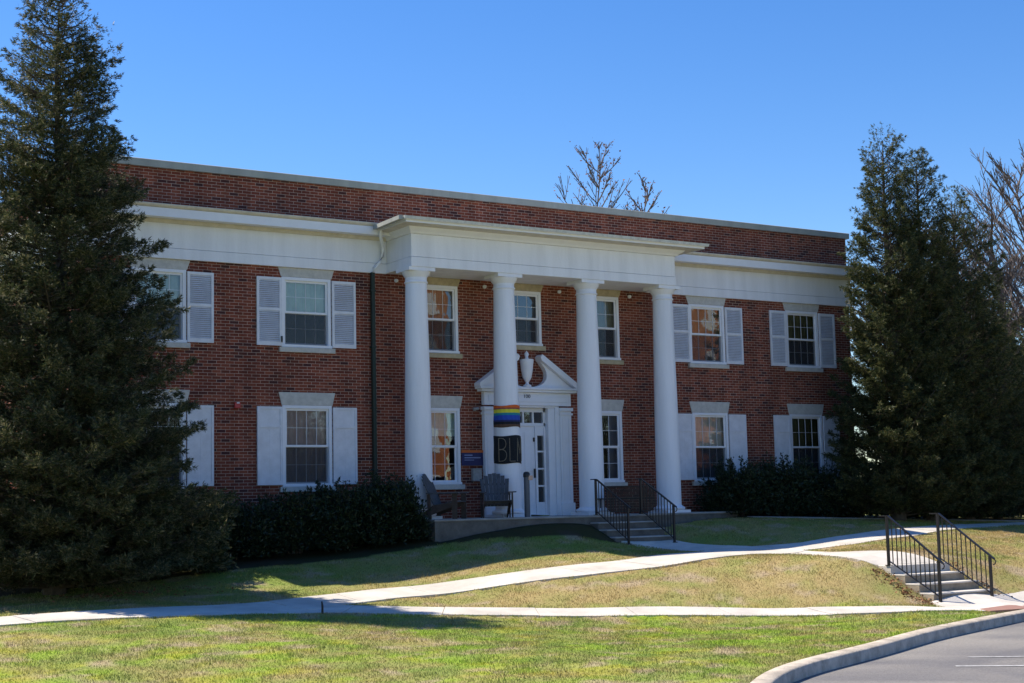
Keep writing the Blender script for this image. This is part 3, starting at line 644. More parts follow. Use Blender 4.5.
um = MB(); um.lathe(6.93, -.19, [(.10, 3.18), (.10, 3.23), (.045, 3.26), (.035, 3.30), (.06, 3.33), (.11, 3.42), (.145, 3.60), (.155, 3.74), (.165, 3.78), (.17, 3.84), (.165, 3.86), (.05, 3.875), (.035, 3.92), (.055, 3.97), (.05, 4.01), (.02, 4.05), (.004, 4.075)], 24)
um.build('urn', M['white_smooth'], ds_, angle=.7)
# house number
fc = bpy.data.curves.new('number', 'FONT'); fc.body = '100'; fc.size = .12; fc.extrude = .004; fc.align_x = 'CENTER'
to = bpy.data.objects.new('tmp', fc); COL.objects.link(to); dg = bpy.context.evaluated_depsgraph_get()
me = bpy.data.meshes.new_from_object(to.evaluated_get(dg)); bpy.data.objects.remove(to)
off = LOC[B.name]
for v in me.vertices: x, y, z = v.co; v.co = Vector((6.93+x*1.15, -.161-z, 2.925+y))-off
link('house_number', me, M['dark'], ds_)
# door
dd = MB(); y = .10
dd.box(6.36, 7.61, y-.02, y+.08, 2.60, 2.78); dd.box(6.36, 7.61, y-.02, y+.08, 2.26, 2.335); dd.box(6.36, 6.42, y-.02, y+.08, PZ, 2.78); dd.box(7.55, 7.61, y-.02, y+.08, PZ, 2.78)
for x in (6.69, 6.975, 7.26): dd.box(x-.02, x+.02, y-.01, y+.05, 2.335, 2.60)
dd.box(6.36, 7.61, y-.08, y+.08, PZ, PZ+.04)
for x in (6.60, 7.33): dd.box(x-.03, x+.03, y-.02, y+.08, PZ, 2.26)
for xa, xb in ((6.42, 6.57), (7.36, 7.55)):
    dd.box(xa, xb, y, y+.05, PZ, .41)
    for z in (.80, 1.22, 1.64, 2.05): dd.box(xa, xb, y, y+.05, z-.02, z+.02 if z < 2 else 2.26)
dr = dd.build('door_frame', M['white_smooth'], B, bevel=.003)
dl = MB(); dl.box(6.63, 7.30, y+.02, y+.06, PZ+.04, 2.26)
for z0_, z1_ in ((.30, .95), (1.15, 2.12)):
    for a, b_ in ((6.70, 6.93), (7.0, 7.23)): dl.box(a, b_, y+.008, y+.02, z0_, z1_)
dl.build('door', M['white_smooth'], dr, bevel=.006)
g = MB(); g.add([(6.42, y+.02, 2.335), (7.55, y+.02, 2.335), (7.55, y+.02, 2.60), (6.42, y+.02, 2.60)], [(0, 1, 2, 3)])
for xa, xb in ((6.42, 6.57), (7.36, 7.55)): g.add([(xa, y+.03, .41), (xb, y+.03, .41), (xb, y+.03, 2.05), (xa, y+.03, 2.05)], [(0, 1, 2, 3)])
g.build('pane', M['glass'], dr)
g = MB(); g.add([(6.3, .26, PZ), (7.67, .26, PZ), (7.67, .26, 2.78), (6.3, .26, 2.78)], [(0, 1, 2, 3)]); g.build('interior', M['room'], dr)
g = MB(); g.box(7.25, 7.285, y-.04, y+.005, 1.0, 1.22); g.build('door_handle', M['iron'], dr); g = MB(); g.box(7.25, 7.285, y-.02, y+.005, 1.88, 1.98); g.build('door_lock', M['iron'], dr)

# ------------------------------------------------------------------ things on the porch and wall
def banner(name, cx, cy, r_, z0, z1, mat, label, cat, ang0, ang1):
    t = empty(name, (cx, cy-r_, z0), label, cat); n_ = 64; nz = 16
    vs = []
    for j in range(nz+1):
        for i in range(n_+1):
            a = ang0+(ang1-ang0)*i/n_; z = z0+(z1-z0)*j/nz
            rr = r_+.004*math.sin(i*.9+j*.4)+.004*math.sin(i*.35+1)
            z += .012*math.sin(a*3+1)*(1 if j in (0, nz) else .3)
            vs.append((cx+rr*math.sin(a), cy-rr*math.cos(a), z))
    fs = [(j*(n_+1)+i, j*(n_+1)+i+1, (j+1)*(n_+1)+i+1, (j+1)*(n_+1)+i) for j in range(nz) for i in range(n_)]
    mb = MB(); mb.add(vs, fs); return t, mb.build('cloth', mat, t, smooth=True)
m, n, l, b = newmat('rainbow_knit'); tc = n.new('ShaderNodeTexCoord'); sp = n.new('ShaderNodeSeparateXYZ'); l.new(tc.outputs['Object'], sp.inputs[0])
dv = n.new('ShaderNodeMath'); dv.operation = 'DIVIDE'; dv.inputs[1].default_value = .505; l.new(sp.outputs[2], dv.inputs[0])
rp = n.new('ShaderNodeValToRGB'); cr = rp.color_ramp; cr.interpolation = 'CONSTANT'
st = [(0, (.10, .055, .035)), (.13, (.012, .012, .016)), (.25, (.02, .03, .12)), (.33, (.02, .07, .42)), (.55, (.02, .22, .26)), (.66, (.65, .62, .05)), (.82, (.28, .08, .06)), (.89, (.65, .12, .02))]
while len(cr.elements) < len(st): cr.elements.new(.5)
for e, (p, c) in zip(cr.elements, st): e.position = p; e.color = (*c, 1)
l.new(dv.outputs[0], rp.inputs[0]); l.new(rp.outputs[0], b.inputs['Base Color']); b.inputs['Roughness'].default_value = .95
banner('rainbow_banner', 5.84, -.955, .309, 2.15, 2.655, m, 'rainbow striped knitted band wrapped round the second column', 'banner', -1.9, 1.5)
kt_, _ = banner('knitted_banner', 5.84, -.955, .318, 1.31, 1.95, M['knit'], 'black knitted banner reading BLM wrapped round a column below the rainbow band', 'banner', -1.95, 1.75)
def cylp(a, z, r_=.328): return (5.84+r_*math.sin(a), -.955-r_*math.cos(a), z)
camA = -.56
def strokes(c, w, polys):
    mb = MB()
    for p in polys: 
        pts = []
        for i in range(len(p)-1):
            for k in range(5): t = k/5; pts.append((p[i][0]*(1-t)+p[i+1][0]*t, p[i][1]*(1-t)+p[i+1][1]*t))
        pts.append(p[-1]); mb.tube([cylp(camA+c+(x-.5)*w, 1.36+.53*z) for x, z in pts], .0085, 6)
    mb.build('letter', M['yarn'], kt_)
arc = lambda cx, cz, rx, rz: [(cx+rx*math.sin(t*math.pi), cz+rz*math.cos(t*math.pi)) for t in np.linspace(0, 1, 9)]
strokes(-.36, .62, [[(.05, 0), (.05, 1)], [(.05, 1)]+arc(.45, .76, .5, .24)+[(.05, .52)], [(.05, .5)]+arc(.5, .26, .5, .25)+[(.05, 0)]])
strokes(.38, .5, [[(.1, 1), (.1, 0), (.95, 0)]])
strokes(1.1, .62, [[(.0, 0), (.05, 1), (.5, .35), (.95, 1), (1, 0)]])

def adirondack(x, y, rz, label):
    t = empty('adirondack_chair', (0, 0, 0), label, 'chair', 'wooden porch chairs')
    w = .28
    for s in (-1, 1):
        mb = MB(); mb.prism_yz([(-.40, .30), (-.40, .36), (.12, .30), (.47, .05), (.47, .0), (.40, .0)], s*w-.012, s*w+.012); mb.build('side_rail', M['wood_brown'], t)
        mb = MB(); mb.box(s*(w+.03)-.012, s*(w+.03)+.012, -.42, -.31, 0, .54); mb.build('front_leg', M['wood_brown'], t, bevel=.003)
        mb = MB(); mb.prism_yz([(.14, 0), (.22, 0), (.24, .54), (.18, .54)], s*(w+.03)-.012, s*(w+.03)+.012); mb.build('rear_leg', M['wood_brown'], t)
        mb = MB(); mb.prism_xy([(s*(w-.04), -.47), (s*(w+.11), -.47), (s*(w+.12), -.30), (s*(w+.07), .25), (s*(w+.0), .25), (s*(w-.03), -.2)], .545, .57); mb.build('armrest', M['wood'], t, bevel=.004)
    mb = MB()
    for i in range(6):
        y_ = -.42+i*.095; z_ = .365-.012*i-.004*i*i*.3
        mb.box(-w-.01, w+.01, y_, y_+.08, z_, z_+.02)
    mb.build('seat', M['wood'], t, bevel=.003)
    mb = MB(); hs = [.86, .93, .97, .985, .97, .93, .86]
    for i in range(7):
        xb = (i-3)*.075; xt = (i-3)*.092; h_ = hs[i]
        y0_ = .08; z0_ = .25; y1_ = .08+(h_-.25)*.42; z1_ = h_
        hw0, hw1 = .0355, .0435
        vs = []
        for (xx, yy, zz, hw) in ((xb, y0_, z0_, hw0), (xt, y1_, z1_, hw1)):
            vs += [(xx-hw, yy, zz), (xx+hw, yy, zz), (xx+hw, yy+.02, zz+.006), (xx-hw, yy+.02, zz+.006)]
        mb.add(vs, [(0, 1, 2, 3), (7, 6, 5, 4), (0, 4, 5, 1), (1, 5, 6, 2), (2, 6, 7, 3), (3, 7, 4, 0)])
    mb.build('backrest', M['wood'], t)
    mb = MB(); mb.box(-.33, .33, .20, .235, .50, .54); mb.box(-.28, .28, .30, .325, .72, .76); mb.build('back_brace', M['wood_brown'], t)
    t.location = (x, y, PZ+.001); t.rotation_euler = (0, 0, rz); t.scale = (1.05, 1.05, 1.02)
adirondack(5.10, -1.62, R(-26), 'weathered adirondack chair facing the lawn, beside the column with banners')
adirondack(3.72, -1.60, R(42), 'weathered adirondack chair turned sideways at the left end of the porch')
t = empty('bollard_light', (5.78, -1.85, PZ), 'grey post light with a hooded lens in front of the white door', 'bollard light')
mb = MB(); mb.lathe(5.78, -1.85, [(.065, PZ+.001), (.065, .97), (.07, .975)], 20); mb.build('post', M['grey'], t, angle=.6)
mb = MB(); mb.lathe(5.78, -1.85, [(.078, .975), (.08, 1.04), (.065, 1.08), (.03, 1.10)], 20); mb.build('hood', M['iron'], t, angle=.6)
mb = MB(); mb.box(5.79, 5.90, -1.93, -1.86, .905, 1.01); mb.build('lens', M['lens'], t, bevel=.008)
# mesh bench
t = empty('mesh_bench', (8.75, -1.75, PZ), 'black wire mesh bench on the porch seen between the stair railings', 'bench')
mb = MB(); x0, x1, yb = 8.10, 9.50, -1.72
def rr(x0, x1, z0, z1, r_): 
    o_ = [(x0, z1), (x0, z0+r_)]+[(x0+r_-r_*math.cos(a), z0+r_-r_*math.sin(a)) for a in np.linspace(0, math.pi/2, 6)]+[(x1-r_+r_*math.sin(a), z0+r_-r_*math.cos(a)) for a in np.linspace(0, math.pi/2, 6)]+[(x1, z0+r_), (x1, z1)]
    return o_
out = rr(x0, x1, .14, .735, .16)
mb.tube([(x, yb, z) for x, z in out]+[(x0, yb, .735)], .014, 6)
z = .16
while z < .73:
    inset = .16-math.sqrt(max(0, .16**2-max(0, .30-z)**2)) if z < .30 else 0
    mb.bar((x0+inset, yb, z), (x1-inset, yb, z), .010, .011); z += .034
x = x0+.03
while x < x1:
    d_ = max(0, x0+.16-x, x-(x1-.16)); zb = .14+(.16-math.sqrt(max(0, .16**2-d_**2)))
    mb.bar((x, yb, zb), (x, yb, .73), .011, .010); x += .034
mb.build('backrest', M['iron'], t)
mb = MB()
mb.tube([(x0, yb, .45), (x0, yb+.45, .45), (x1, yb+.45, .45), (x1, yb, .45)], .014, 6)
for i in range(14): y_ = yb+.03+i*.032; mb.bar((x0, y_, .45), (x1, y_, .45), .006, .006)
for i in range(40): x = x0+.02+i*.035; mb.bar((x, yb, .452), (x, yb+.45, .452), .006, .006)
mb.build('seat', M['iron'], t)
for xx in (x0+.12, x1-.12):
    for yy in (yb+.02, yb+.43): mb = MB(); mb.tube([(xx, yy, PZ+.001), (xx, yy, .45)], .014, 6); mb.build('leg', M['iron'], t)
# sign, mailbox, camera, alarm, lights
t = empty('wall_sign', (5.445, 0, 1.30), 'navy blue sign with orange top strip on brick beside the door', 'sign')
mb = MB(); mb.box(5.15, 5.745, -.035, -.004, 1.30, 1.605); mb.build('panel', M['navy'], t, bevel=.003)
mb = MB(); mb.box(5.14, 5.755, -.045, -.004, 1.608, 1.665); mb.build('strip', M['orange'], t)
mb = MB(); mb.box(5.22, 5.44, -.0365, -.0352, 1.535, 1.56); mb.box(5.22, 5.66, -.0365, -.0352, 1.475, 1.50); mb.box(5.22, 5.48, -.0365, -.0352, 1.425, 1.44); mb.build('lettering', M['pale'], t)
t = empty('mailbox', (5.53, 0, .92), 'grey metal box mounted on brick under the navy sign', 'box')
mb = MB(); mb.box(5.41, 5.65, -.11, -.004, .93, 1.21); mb.build('body', M['lightgrey'], t, bevel=.01)
mb = MB(); mb.box(5.405, 5.655, -.12, -.005, 1.212, 1.235); mb.build('lid', M['lightgrey'], t)
t = empty('security_camera', (5.5, 0, 2.62), 'small grey camera on the brick left of the door surround', 'camera')
mb = MB(); mb.box(5.50, 5.56, -.02, -.003, 2.60, 2.68); mb.tube([(5.53, -.02, 2.64), (5.53, -.09, 2.64)], .015, 8); mb.build('bracket', M['lightgrey'], t)
mb = MB(); mb.tube([(5.58, -.12, 2.65), (5.44, -.12, 2.63)], .035, 10); mb.build('body', M['lightgrey'], t)
t = empty('fire_alarm', (-.45, 0, 2.58), 'small red alarm horn on the brick between the left windows', 'alarm')
mb = MB(); mb.box(-.52, -.39, -.06, -.003, 2.57, 2.70); mb.build('body', M['red'], t, bevel=.008)
mb = MB(); mb.box(-.48, -.42, -.076, -.061, 2.67, 2.695); mb.build('strobe', M['white_smooth'], t)
FL = ['left of the first column', 'between the first two columns', 'between the middle columns', 'between the last two columns']
for x, lb in zip((3.457, 5.86, 8.03, 10.2), FL):
    t = empty('soffit_light', (x, -.02, 5.6), 'small white lamp high on the brick '+lb, 'lamp', 'white lamps under the portico')
    mb = MB(); mb.lathe(x, -.06, [(.02, 5.64), (.045, 5.63), (.05, 5.59), (.035, 5.565), (.01, 5.555)], 12); mb.box(x-.015, x+.015, -.06, -.003, 5.61, 5.63); mb.build('body', M['white_smooth'], t)
t = empty('marker_stake', (-2.14, -7.9, h1(-2.14, -7.9)), 'short dark stake standing in the grass at the path fork', 'stake')
zz = h1(-2.14, -7.9); mb = MB(); mb.tube([(-2.14, -7.9, zz-.05), (-2.145, -7.91, zz+.12), (-2.15, -7.9, zz+.2)], [.022, .02, .014], 6); mb.build('post', M['wood_brown'], t)
t = empty('far_handrail', (22.7, -2.6, h1(22.7, -2.6)), 'thin black pipe handrail beside the path at the far right', 'handrail')
zz = h1(22.7, -2.6); mb = MB()
for yy in (-2.6, -3.9): mb.tube([(22.7+(yy+2.6)*.1, yy, zz-.05), (22.7+(yy+2.6)*.1, yy, zz+.95)], .02, 8)
mb.tube([(22.4, -2.3, zz+.95), (22.6, -4.2, zz+.95)], .02, 8); mb.build('rail', M['iron'], t)

# ------------------------------------------------------------------ vegetation
def fan(P, D, size, rs, k=5, w=.16, spread=.8):
    """k slim pointed leaves fanned about direction D at each point P"""
    n_ = len(P); D = D/np.linalg.norm(D, axis=1)[:, None]
    P = np.repeat(P, k, 0); Dk = np.repeat(D, k, 0)+rs.normal(0, spread, (n_*k, 3)); Dk /= np.linalg.norm(Dk, axis=1)[:, None]
    S = np.cross(Dk, rs.normal(0, 1, (n_*k, 3))); S /= np.linalg.norm(S, axis=1)[:, None]+1e-9
    L = (np.repeat(size, k)*rs.uniform(.6, 1.2, n_*k))[:, None]
    a = P-S*L*w*.5; b_ = P+Dk*L*.55+S*L*w; c = P+Dk*L; d = P+Dk*L*.5-S*L*w
    V = np.stack([a, b_, c, d], 1).reshape(-1, 3); F = np.arange(n_*k*4).reshape(-1, 4)
    return V, F
def conifer(name, base, height, prof, nl, nspray, seed, label, group=None, mat='cedar', size=.13, lift=.45, top_thin=.5, lean=(0, 0)):
    rs = np.random.RandomState(seed); bx, by, bz = base
    t = empty(name, base, label, 'tree', group)
    pf = lambda f: np.interp(f, [p[0] for p in prof], [p[1] for p in prof])
    mb = MB(); zs_ = np.linspace(0, 1, 9)
    mb.tube([(bx+lean[0]*z+.05*math.sin(z*9+seed), by+lean[1]*z+.05*math.cos(z*7), bz-.1+z*height*.97) for z in zs_], [(.018*height)*(1-z)+.012 for z in zs_], 8)
    f = np.sort(rs.uniform(0, 1, nl)**1.3*.985+.01); az = np.arange(nl)*2.39996+rs.uniform(0, .6, nl)
    Lm = pf(f)*rs.uniform(.72, 1.08, nl)*(1+.08*np.sin(az*3+f*14+seed)); P = []; D = []; S = []
    for i in range(nl):
        o_ = np.array((bx+lean[0]*f[i], by+lean[1]*f[i], bz+f[i]*height)); dr_ = np.array((math.cos(az[i]), math.sin(az[i]), 0)); L = Lm[i]
        rise = lift*L*rs.uniform(.6, 1.3)*(.35+f[i]) 
        end = o_+dr_*L+np.array((0, 0, rise)); midp = o_+dr_*L*.5+np.array((0, 0, rise*.30))
        if L > .35: mb.tube([o_, midp, end], [.012+.010*L, .008+.005*L, .004], 4)
        nb_ = max(2, int(5+9*L)); mt = max(3, int(nspray*L**1.35/np.sum(Lm**1.35)/nb_)); lat = np.array((-dr_[1], dr_[0], 0))
        sb = rs.uniform(.12, 1.0, nb_)**.75; sb[0] = .98
        for s_ in sb:
            q0 = o_*(1-s_)**2+2*midp*s_*(1-s_)+end*s_**2
            sg = rs.choice((-1, 1)); sp_ = rs.uniform(.25, 1.0)*(0 if s_ > .95 else 1)
            bd = dr_*(1-.55*sp_)+lat*sg*sp_+np.array((0, 0, rs.uniform(-.15, .45))); bd /= np.linalg.norm(bd)
            bl = .14+.42*L*(1.1-s_)*rs.uniform(.5, 1.1)
            if bl > .3: mb.tube([q0, q0+bd*bl], [.006, .002], 3)
            tt = rs.uniform(0, 1, mt)**.8; bend = np.array((0, 0, .22*bl))
            q = q0+bd*bl*tt[:, None]+bend*(tt**2)[:, None]-np.array((0, 0, .05))*rs.rand(mt, 1)+rs.normal(0, 1, (mt, 3))*np.array((.045, .045, .03))*(1.15-.7*tt[:, None])
            sd2 = np.cross(bd, (0, 0, 1)); dd_ = bd[None]*.9+sd2[None]*rs.normal(0, .55, (mt, 1))+np.array((0, 0, .10))+rs.normal(0, .15, (mt, 3))
            P.append(q); D.append(dd_); S.append(size*(.75+.5*rs.rand(mt)))
    P = np.concatenate(P); D = np.concatenate(D); S = np.concatenate(S)
    # natural holes in the crown
    hn = np.sin(P[:, 0]*2.3+seed)*np.sin(P[:, 1]*2.7+seed*2)*np.sin(P[:, 2]*2.1)+.5*np.sin(P[:, 0]*5.1)*np.sin(P[:, 2]*4.7+P[:, 1]*3)
    fr_ = (P[:, 2]-bz)/height; keep = (hn > .12-1.5*(1-fr_)) | (rs.rand(len(P)) < .25); P, D, S = P[keep], D[keep], S[keep]
    V, F_ = fan(P, D, S, rs, 7, .075, .45)
    mb.build('trunk', M['bark'], t); npmesh('crown', V, F_, M[mat], t)
    return t
cz = h1(-5.35, -3.7)
conifer('evergreen_tree', (-5.35, -3.75, cz), 11.2, [(0, 2.5), (.06, 2.75), (.16, 2.6), (.3, 2.1), (.5, 1.6), (.7, 1.25), (.86, .85), (.95, .45), (1, .1)], 760, 185000, 3, 'tall shaggy evergreen at the left end of the building, its top out of sight', size=.082, lift=.40)
def gh(x, y): return (x, y, h1(x, y))
T = 'evergreens at the right end of the building'
conifer('evergreen_tree', gh(16.95, -2.6), 10.6, [(0, 1.7), (.1, 1.75), (.3, 1.4), (.5, 1.1), (.7, .85), (.88, .48), (1, .05)], 460, 80000, 11, 'tallest evergreen of the right cluster, next to the brick corner', T, 'cedar2', .09, .9)
conifer('evergreen_tree', gh(18.2, -2.6), 10.1, [(0, 1.5), (.1, 1.6), (.3, 1.45), (.5, 1.15), (.7, .88), (.88, .48), (1, .05)], 440, 66000, 12, 'second tallest evergreen, right of the tallest one', T, 'cedar2', .09, .9)
conifer('evergreen_tree', gh(19.9, -2.3), 9.3, [(0, 1.7), (.1, 1.9), (.3, 1.7), (.5, 1.35), (.7, 1.0), (.88, .52), (1, .05)], 440, 66000, 13, 'slightly lower evergreen with the third peak of the right cluster', T, 'cedar2', .09, .9)
conifer('evergreen_tree', gh(21.9, -1.6), 7.0, [(0, 1.7), (.1, 1.8), (.4, 1.4), (.7, .9), (1, .08)], 300, 30000, 14, 'low evergreen at the right end of the dark cluster', T, 'cedar2', .09, .9)
conifer('evergreen_tree', gh(25.4, 1.5), 6.2, [(0, 2.2), (.3, 2.3), (.7, 1.5), (1, .1)], 260, 16000, 15, 'rounded dark evergreen at the right frame edge below the bare tree', T, 'cedar2', .15, .6)
def shrub(name, c, r_, n_, seed, label, group=None, mat='laurel', size=.085, sprigs=8, kind='shrub'):
    rs = np.random.RandomState(seed); x, y = c; z = h1(x, y); t = empty(name, (x, y, z), label, kind, group)
    rx, ry, rz = r_
    u = rs.normal(0, 1, (n_, 3)); u /= np.linalg.norm(u, axis=1)[:, None]; u[:, 2] = np.abs(u[:, 2])*1.0
    lump = 1+.16*np.sin(u[:, 0]*7+seed)*np.sin(u[:, 1]*6+seed*2)+.10*np.sin(u[:, 2]*11+u[:, 0]*9)
    rad = (rs.uniform(.15, 1, n_)**.34)*lump*(1+rs.normal(0, .07, n_))
    # squarer sides than an ellipsoid
    sq = np.stack([np.sign(u[:, 0])*np.abs(u[:, 0])**.75, np.sign(u[:, 1])*np.abs(u[:, 1])**.75, np.abs(u[:, 2])**.8], 1)
    P = sq*rad[:, None]*np.array((rx, ry, rz))+np.array((x, y, z+.05))
    D = u+np.array((0, 0, .5))+rs.normal(0, .3, u.shape)
    mb = MB(); ex = []; ed = []
    for i in range(sprigs):
        a = rs.uniform(0, 6.28); q = rs.uniform(.1, .85); px, py = x+math.cos(a)*rx*q, y+math.sin(a)*ry*q; top = z+rz*(1.0+rs.uniform(.05, .36))*(1-.25*q*q)
        mb.tube([(x+math.cos(a)*rx*q*.3, y+math.sin(a)*ry*q*.3, z), ((px+x)/2, (py+y)/2, z+rz*.5), (px, py, top)], [.016, .011, .004], 4)
        for zz in np.arange(z+rz*.6, top+.02, .03): ex.append((px+rs.normal(0, .02), py+rs.normal(0, .02), zz)); ed.append((rs.normal(0, 1), rs.normal(0, 1), .7))
    if ex: P = np.r_[P, np.array(ex)]; D = np.r_[D, np.array(ed)]
    V, F_ = fan(P, D, size*(.8+.5*rs.rand(len(P))), rs, 4, .17, .6)
    mb.build('stem', M['bark'], t); npmesh('foliage', V, F_, M[mat], t); return t
HL = 'dark shrubs along the left wall'
shrub('evergreen_shrub', (-2.85, -2.6), (1.05, 1.0, 1.4), 7000, 31, 'rounded conifer-like shrub at the foot of the tall left evergreen', None, 'cedar', .11, 4)
shrub('evergreen_shrub', (-1.25, -1.5), (.95, .9, .98), 5200, 32, 'leafy shrub under the shutter of the ground floor window by the tall evergreen', HL, sprigs=16)
shrub('evergreen_shrub', (.25, -1.4), (.95, .95, 1.08), 5200, 33, 'leafy shrub with a tall sprig under the left shutter of the leftmost clear window', HL, sprigs=20)
shrub('evergreen_shrub', (1.45, -1.35), (.85, .95, 1.15), 5200, 34, 'leafy shrub under the right shutter of the leftmost clear window', HL, sprigs=20)
shrub('evergreen_shrub', (2.45, -1.45), (.68, .9, 1.2), 5200, 35, 'leafy shrub beside the porch end and the sideways chair', HL, sprigs=14)
HR = 'dark shrubs along the right wall'
shrub('evergreen_shrub', (12.75, -1.05), (.85, .8, 1.15), 5000, 41, 'leafy shrub just right of the last column', HR, sprigs=16)
shrub('evergreen_shrub', (14.2, -1.1), (.95, .85, 1.25), 5200, 42, 'leafy shrub below the brick between the two right windows', HR, sprigs=14)
shrub('evergreen_shrub', (15.7, -1.2), (.95, .85, 1.12), 5200, 43, 'leafy shrub below the rightmost ground floor window', HR, sprigs=12)
shrub('evergreen_shrub', (17.2, -1.5), (.95, .9, 1.0), 5200, 44, 'low leafy shrub in front of the tallest right evergreen', HR, sprigs=6)
shrub('evergreen_shrub', (18.9, -1.9), (1.1, .9, .9), 5200, 45, 'low leafy shrub at the right end of the hedge', HR, sprigs=4)

shrub('evergreen_shrub', (20.7, -1.7), (1.1, .9, .95), 5200, 46, 'low dark shrub behind the path, right of the hedge end', HR, sprigs=3)
shrub('evergreen_shrub', (22.8, -1.1), (1.3, .9, 1.0), 5200, 47, 'rightmost dark shrub in the shade near the far handrail', HR, sprigs=3)
def bare(name, base, height, seed, label, squeeze=1, lean=(0, 0), spread=.55, leaves=0, r0=.16, levels=5, fork=.35, rmin=.013):
    rs = random.Random(seed); t = empty(name, base, label, 'tree', None); mb = MB(); lp = []
    def grow(p, d, L, r_, lv):
        n_ = 4; pts = [p]; rr_ = [r_]
        for i in range(n_):
            d = (d+Vector((rs.gauss(0, .08), rs.gauss(0, .08), rs.gauss(.03, .05)))).normalized(); p = p+d*L/n_; pts.append(p); rr_.append(r_*(1-.45*(i+1)/n_))
        mb.tube(pts, rr_, 6 if lv > 2 else 4)
        if lv == 0: 
            if leaves and rs.random() < .8: lp.append(pts[-2]); lp.append(pts[-1])
            return
        for i in range(rs.choice((3, 4)) if lv > 1 else 3):
            s = rs.uniform(.35, 1); k_ = min(n_, int(s*n_)); q = pts[k_]; nd = (d+Vector((rs.gauss(0, spread), rs.gauss(0, spread), rs.gauss(.12, .18)))).normalized()
            grow(q, nd, L*rs.uniform(.55, .8), max(rmin, rr_[k_]*.62), lv-1)
        grow(pts[-1], d, L*.72, max(rmin, rr_[-1]*.9), lv-1)
    grow(Vector(base)-Vector((0, 0, .1)), Vector((lean[0], lean[1], 1)).normalized(), height*fork, r0, levels)
    B0 = np.array(base); A_ = np.array(mb.v); k_ = height/(A_[:, 2].max()-base[2]); topi = A_[A_[:, 2].argmax()]
    _cx = (A_[A_[:, 2] > base[2]+.75*(A_[:, 2].max()-base[2])].mean(0)-B0)
    def top(Q): return Q[Q[:, 2] > base[2]+.8*(Q[:, 2].max()-base[2])].mean(0)
    def tr(Q): Q = (Q-B0)*k_; Q[:, :2] *= squeeze; return Q+B0+np.array((lean[0], lean[1], 0))*np.maximum(Q[:, 2:3], 0)
    T1 = tr(A_.copy()); sh = top(T1)-B0-np.array((lean[0], lean[1], 0))*height*.9; tr0 = tr
    def tr(Q): Q = tr0(Q); return Q-np.array((sh[0], sh[1], 0))*np.clip((Q[:, 2:3]-B0[2])/(height*.9), 0, 1.2)
    mb.v = [tuple(v) for v in tr(A_.copy())]; lp = [tuple(v) for v in tr(np.array([tuple(p) for p in lp]))] if lp else lp
    mb.build('trunk', M['bark_grey'], t)
    if leaves:
        P = np.repeat(np.array([tuple(p) for p in lp]), leaves, 0); r3 = np.random.RandomState(seed); P = P+r3.normal(0, .12, P.shape)
        V, F_ = fan(P, r3.normal(0, 1, P.shape), np.full(len(P), .09), r3, 1, .3, .3); npmesh('leaves', V, F_, M['litter'], t)
    return t
bare('bare_tree', gh(29.3, 2.7), 12.2, 5, 'large leafless tree rising at the right frame edge behind the evergreens', 1.7, (-.05, 0), .40, 0, .26, 6, .28, .007)
def leader_tree(name, base, height, seed, label, spread, nlat, leaves, rt=.10):
    """upright bare tree: one leader, ascending side branches, each with its own twigs"""
    rs = random.Random(seed); t = empty(name, base, label, 'tree'); B0 = Vector(base); mb = MB(); lp = []
    def wob(p, d, L, r0, r1, n_, k=4, up=.06):
        pts = [p]; 
        for i in range(n_): d = (d+Vector((rs.gauss(0, .06), rs.gauss(0, .06), up+rs.gauss(0, .03)))).normalized(); p = p+d*L/n_; pts.append(p)
        mb.tube(pts, [r0+(r1-r0)*i/n_ for i in range(n_+1)], k); return pts, d
    ld, _ = wob(B0-Vector((0, 0, .1)), Vector((0, 0, 1)), height, rt, .014, 14, 8, .25)
    for i in range(nlat):
        f = .50+.48*(i+rs.random())/nlat; k = min(13, int(f*14)); q = ld[k].lerp(ld[k+1], f*14-k); a = i*2.4+rs.uniform(-.4, .4)
        L = spread*(1.15-f)*1.7*rs.uniform(.7, 1.15); d = Vector((math.cos(a), math.sin(a), rs.uniform(.8, 1.3))).normalized()
        br, dd = wob(q, d, L, .030, .012, 5)
        for m_ in range(7):
            g = rs.uniform(.2, 1); z_ = br[min(5, int(g*5))]; b2 = a+rs.uniform(-1.2, 1.2)
            tw, _ = wob(z_, Vector((math.cos(b2)*.7, math.sin(b2)*.7, rs.uniform(.6, 1.2))).normalized(), L*rs.uniform(.2, .42), .014, .010, 3)
            lp += [tw[1], tw[2], tw[3]]
            for w_ in range(2): b3 = b2+rs.uniform(-1, 1); wob(tw[rs.choice((1, 2))], Vector((math.cos(b3), math.sin(b3), .9)).normalized(), L*rs.uniform(.08, .18), .011, .008, 2)
    mb.build('trunk', M['bark_grey'], t)
    if leaves:
        P = np.repeat(np.array([tuple(p) for p in lp]), leaves, 0); r3 = np.random.RandomState(seed); P = P+r3.normal(0, .07, P.shape)
        V, F_ = fan(P, r3.normal(0, 1, P.shape), np.full(len(P), .10), r3, 1, .35, .3); npmesh('leaves', V, F_, M['litter'], t)
leader_tree('bare_tree', (20.1, 15.9, -.8), 14.8, 3, 'thin bare treetop with a straight leader and a few brown leaves above the roof', 3.7, 30, 1)
leader_tree('bare_tree', (21.4, 15.1, -.8), 13.7, 4, 'smaller twiggy bare treetop just right of the taller one above the roof', 3.0, 26, 1, .08)
leader_tree('bare_tree', gh(31.2, 4.2), 12.3, 6, 'finely branched bare tree filling the right frame edge', 5.2, 44, 0, .16)
shrub('olive_tree', (30.5, 3.5), (2.2, 2.2, 5.0), 5000, 61, 'sunlit olive green tree behind the evergreens at the right edge', None, 'olive', .2, 0, 'tree')

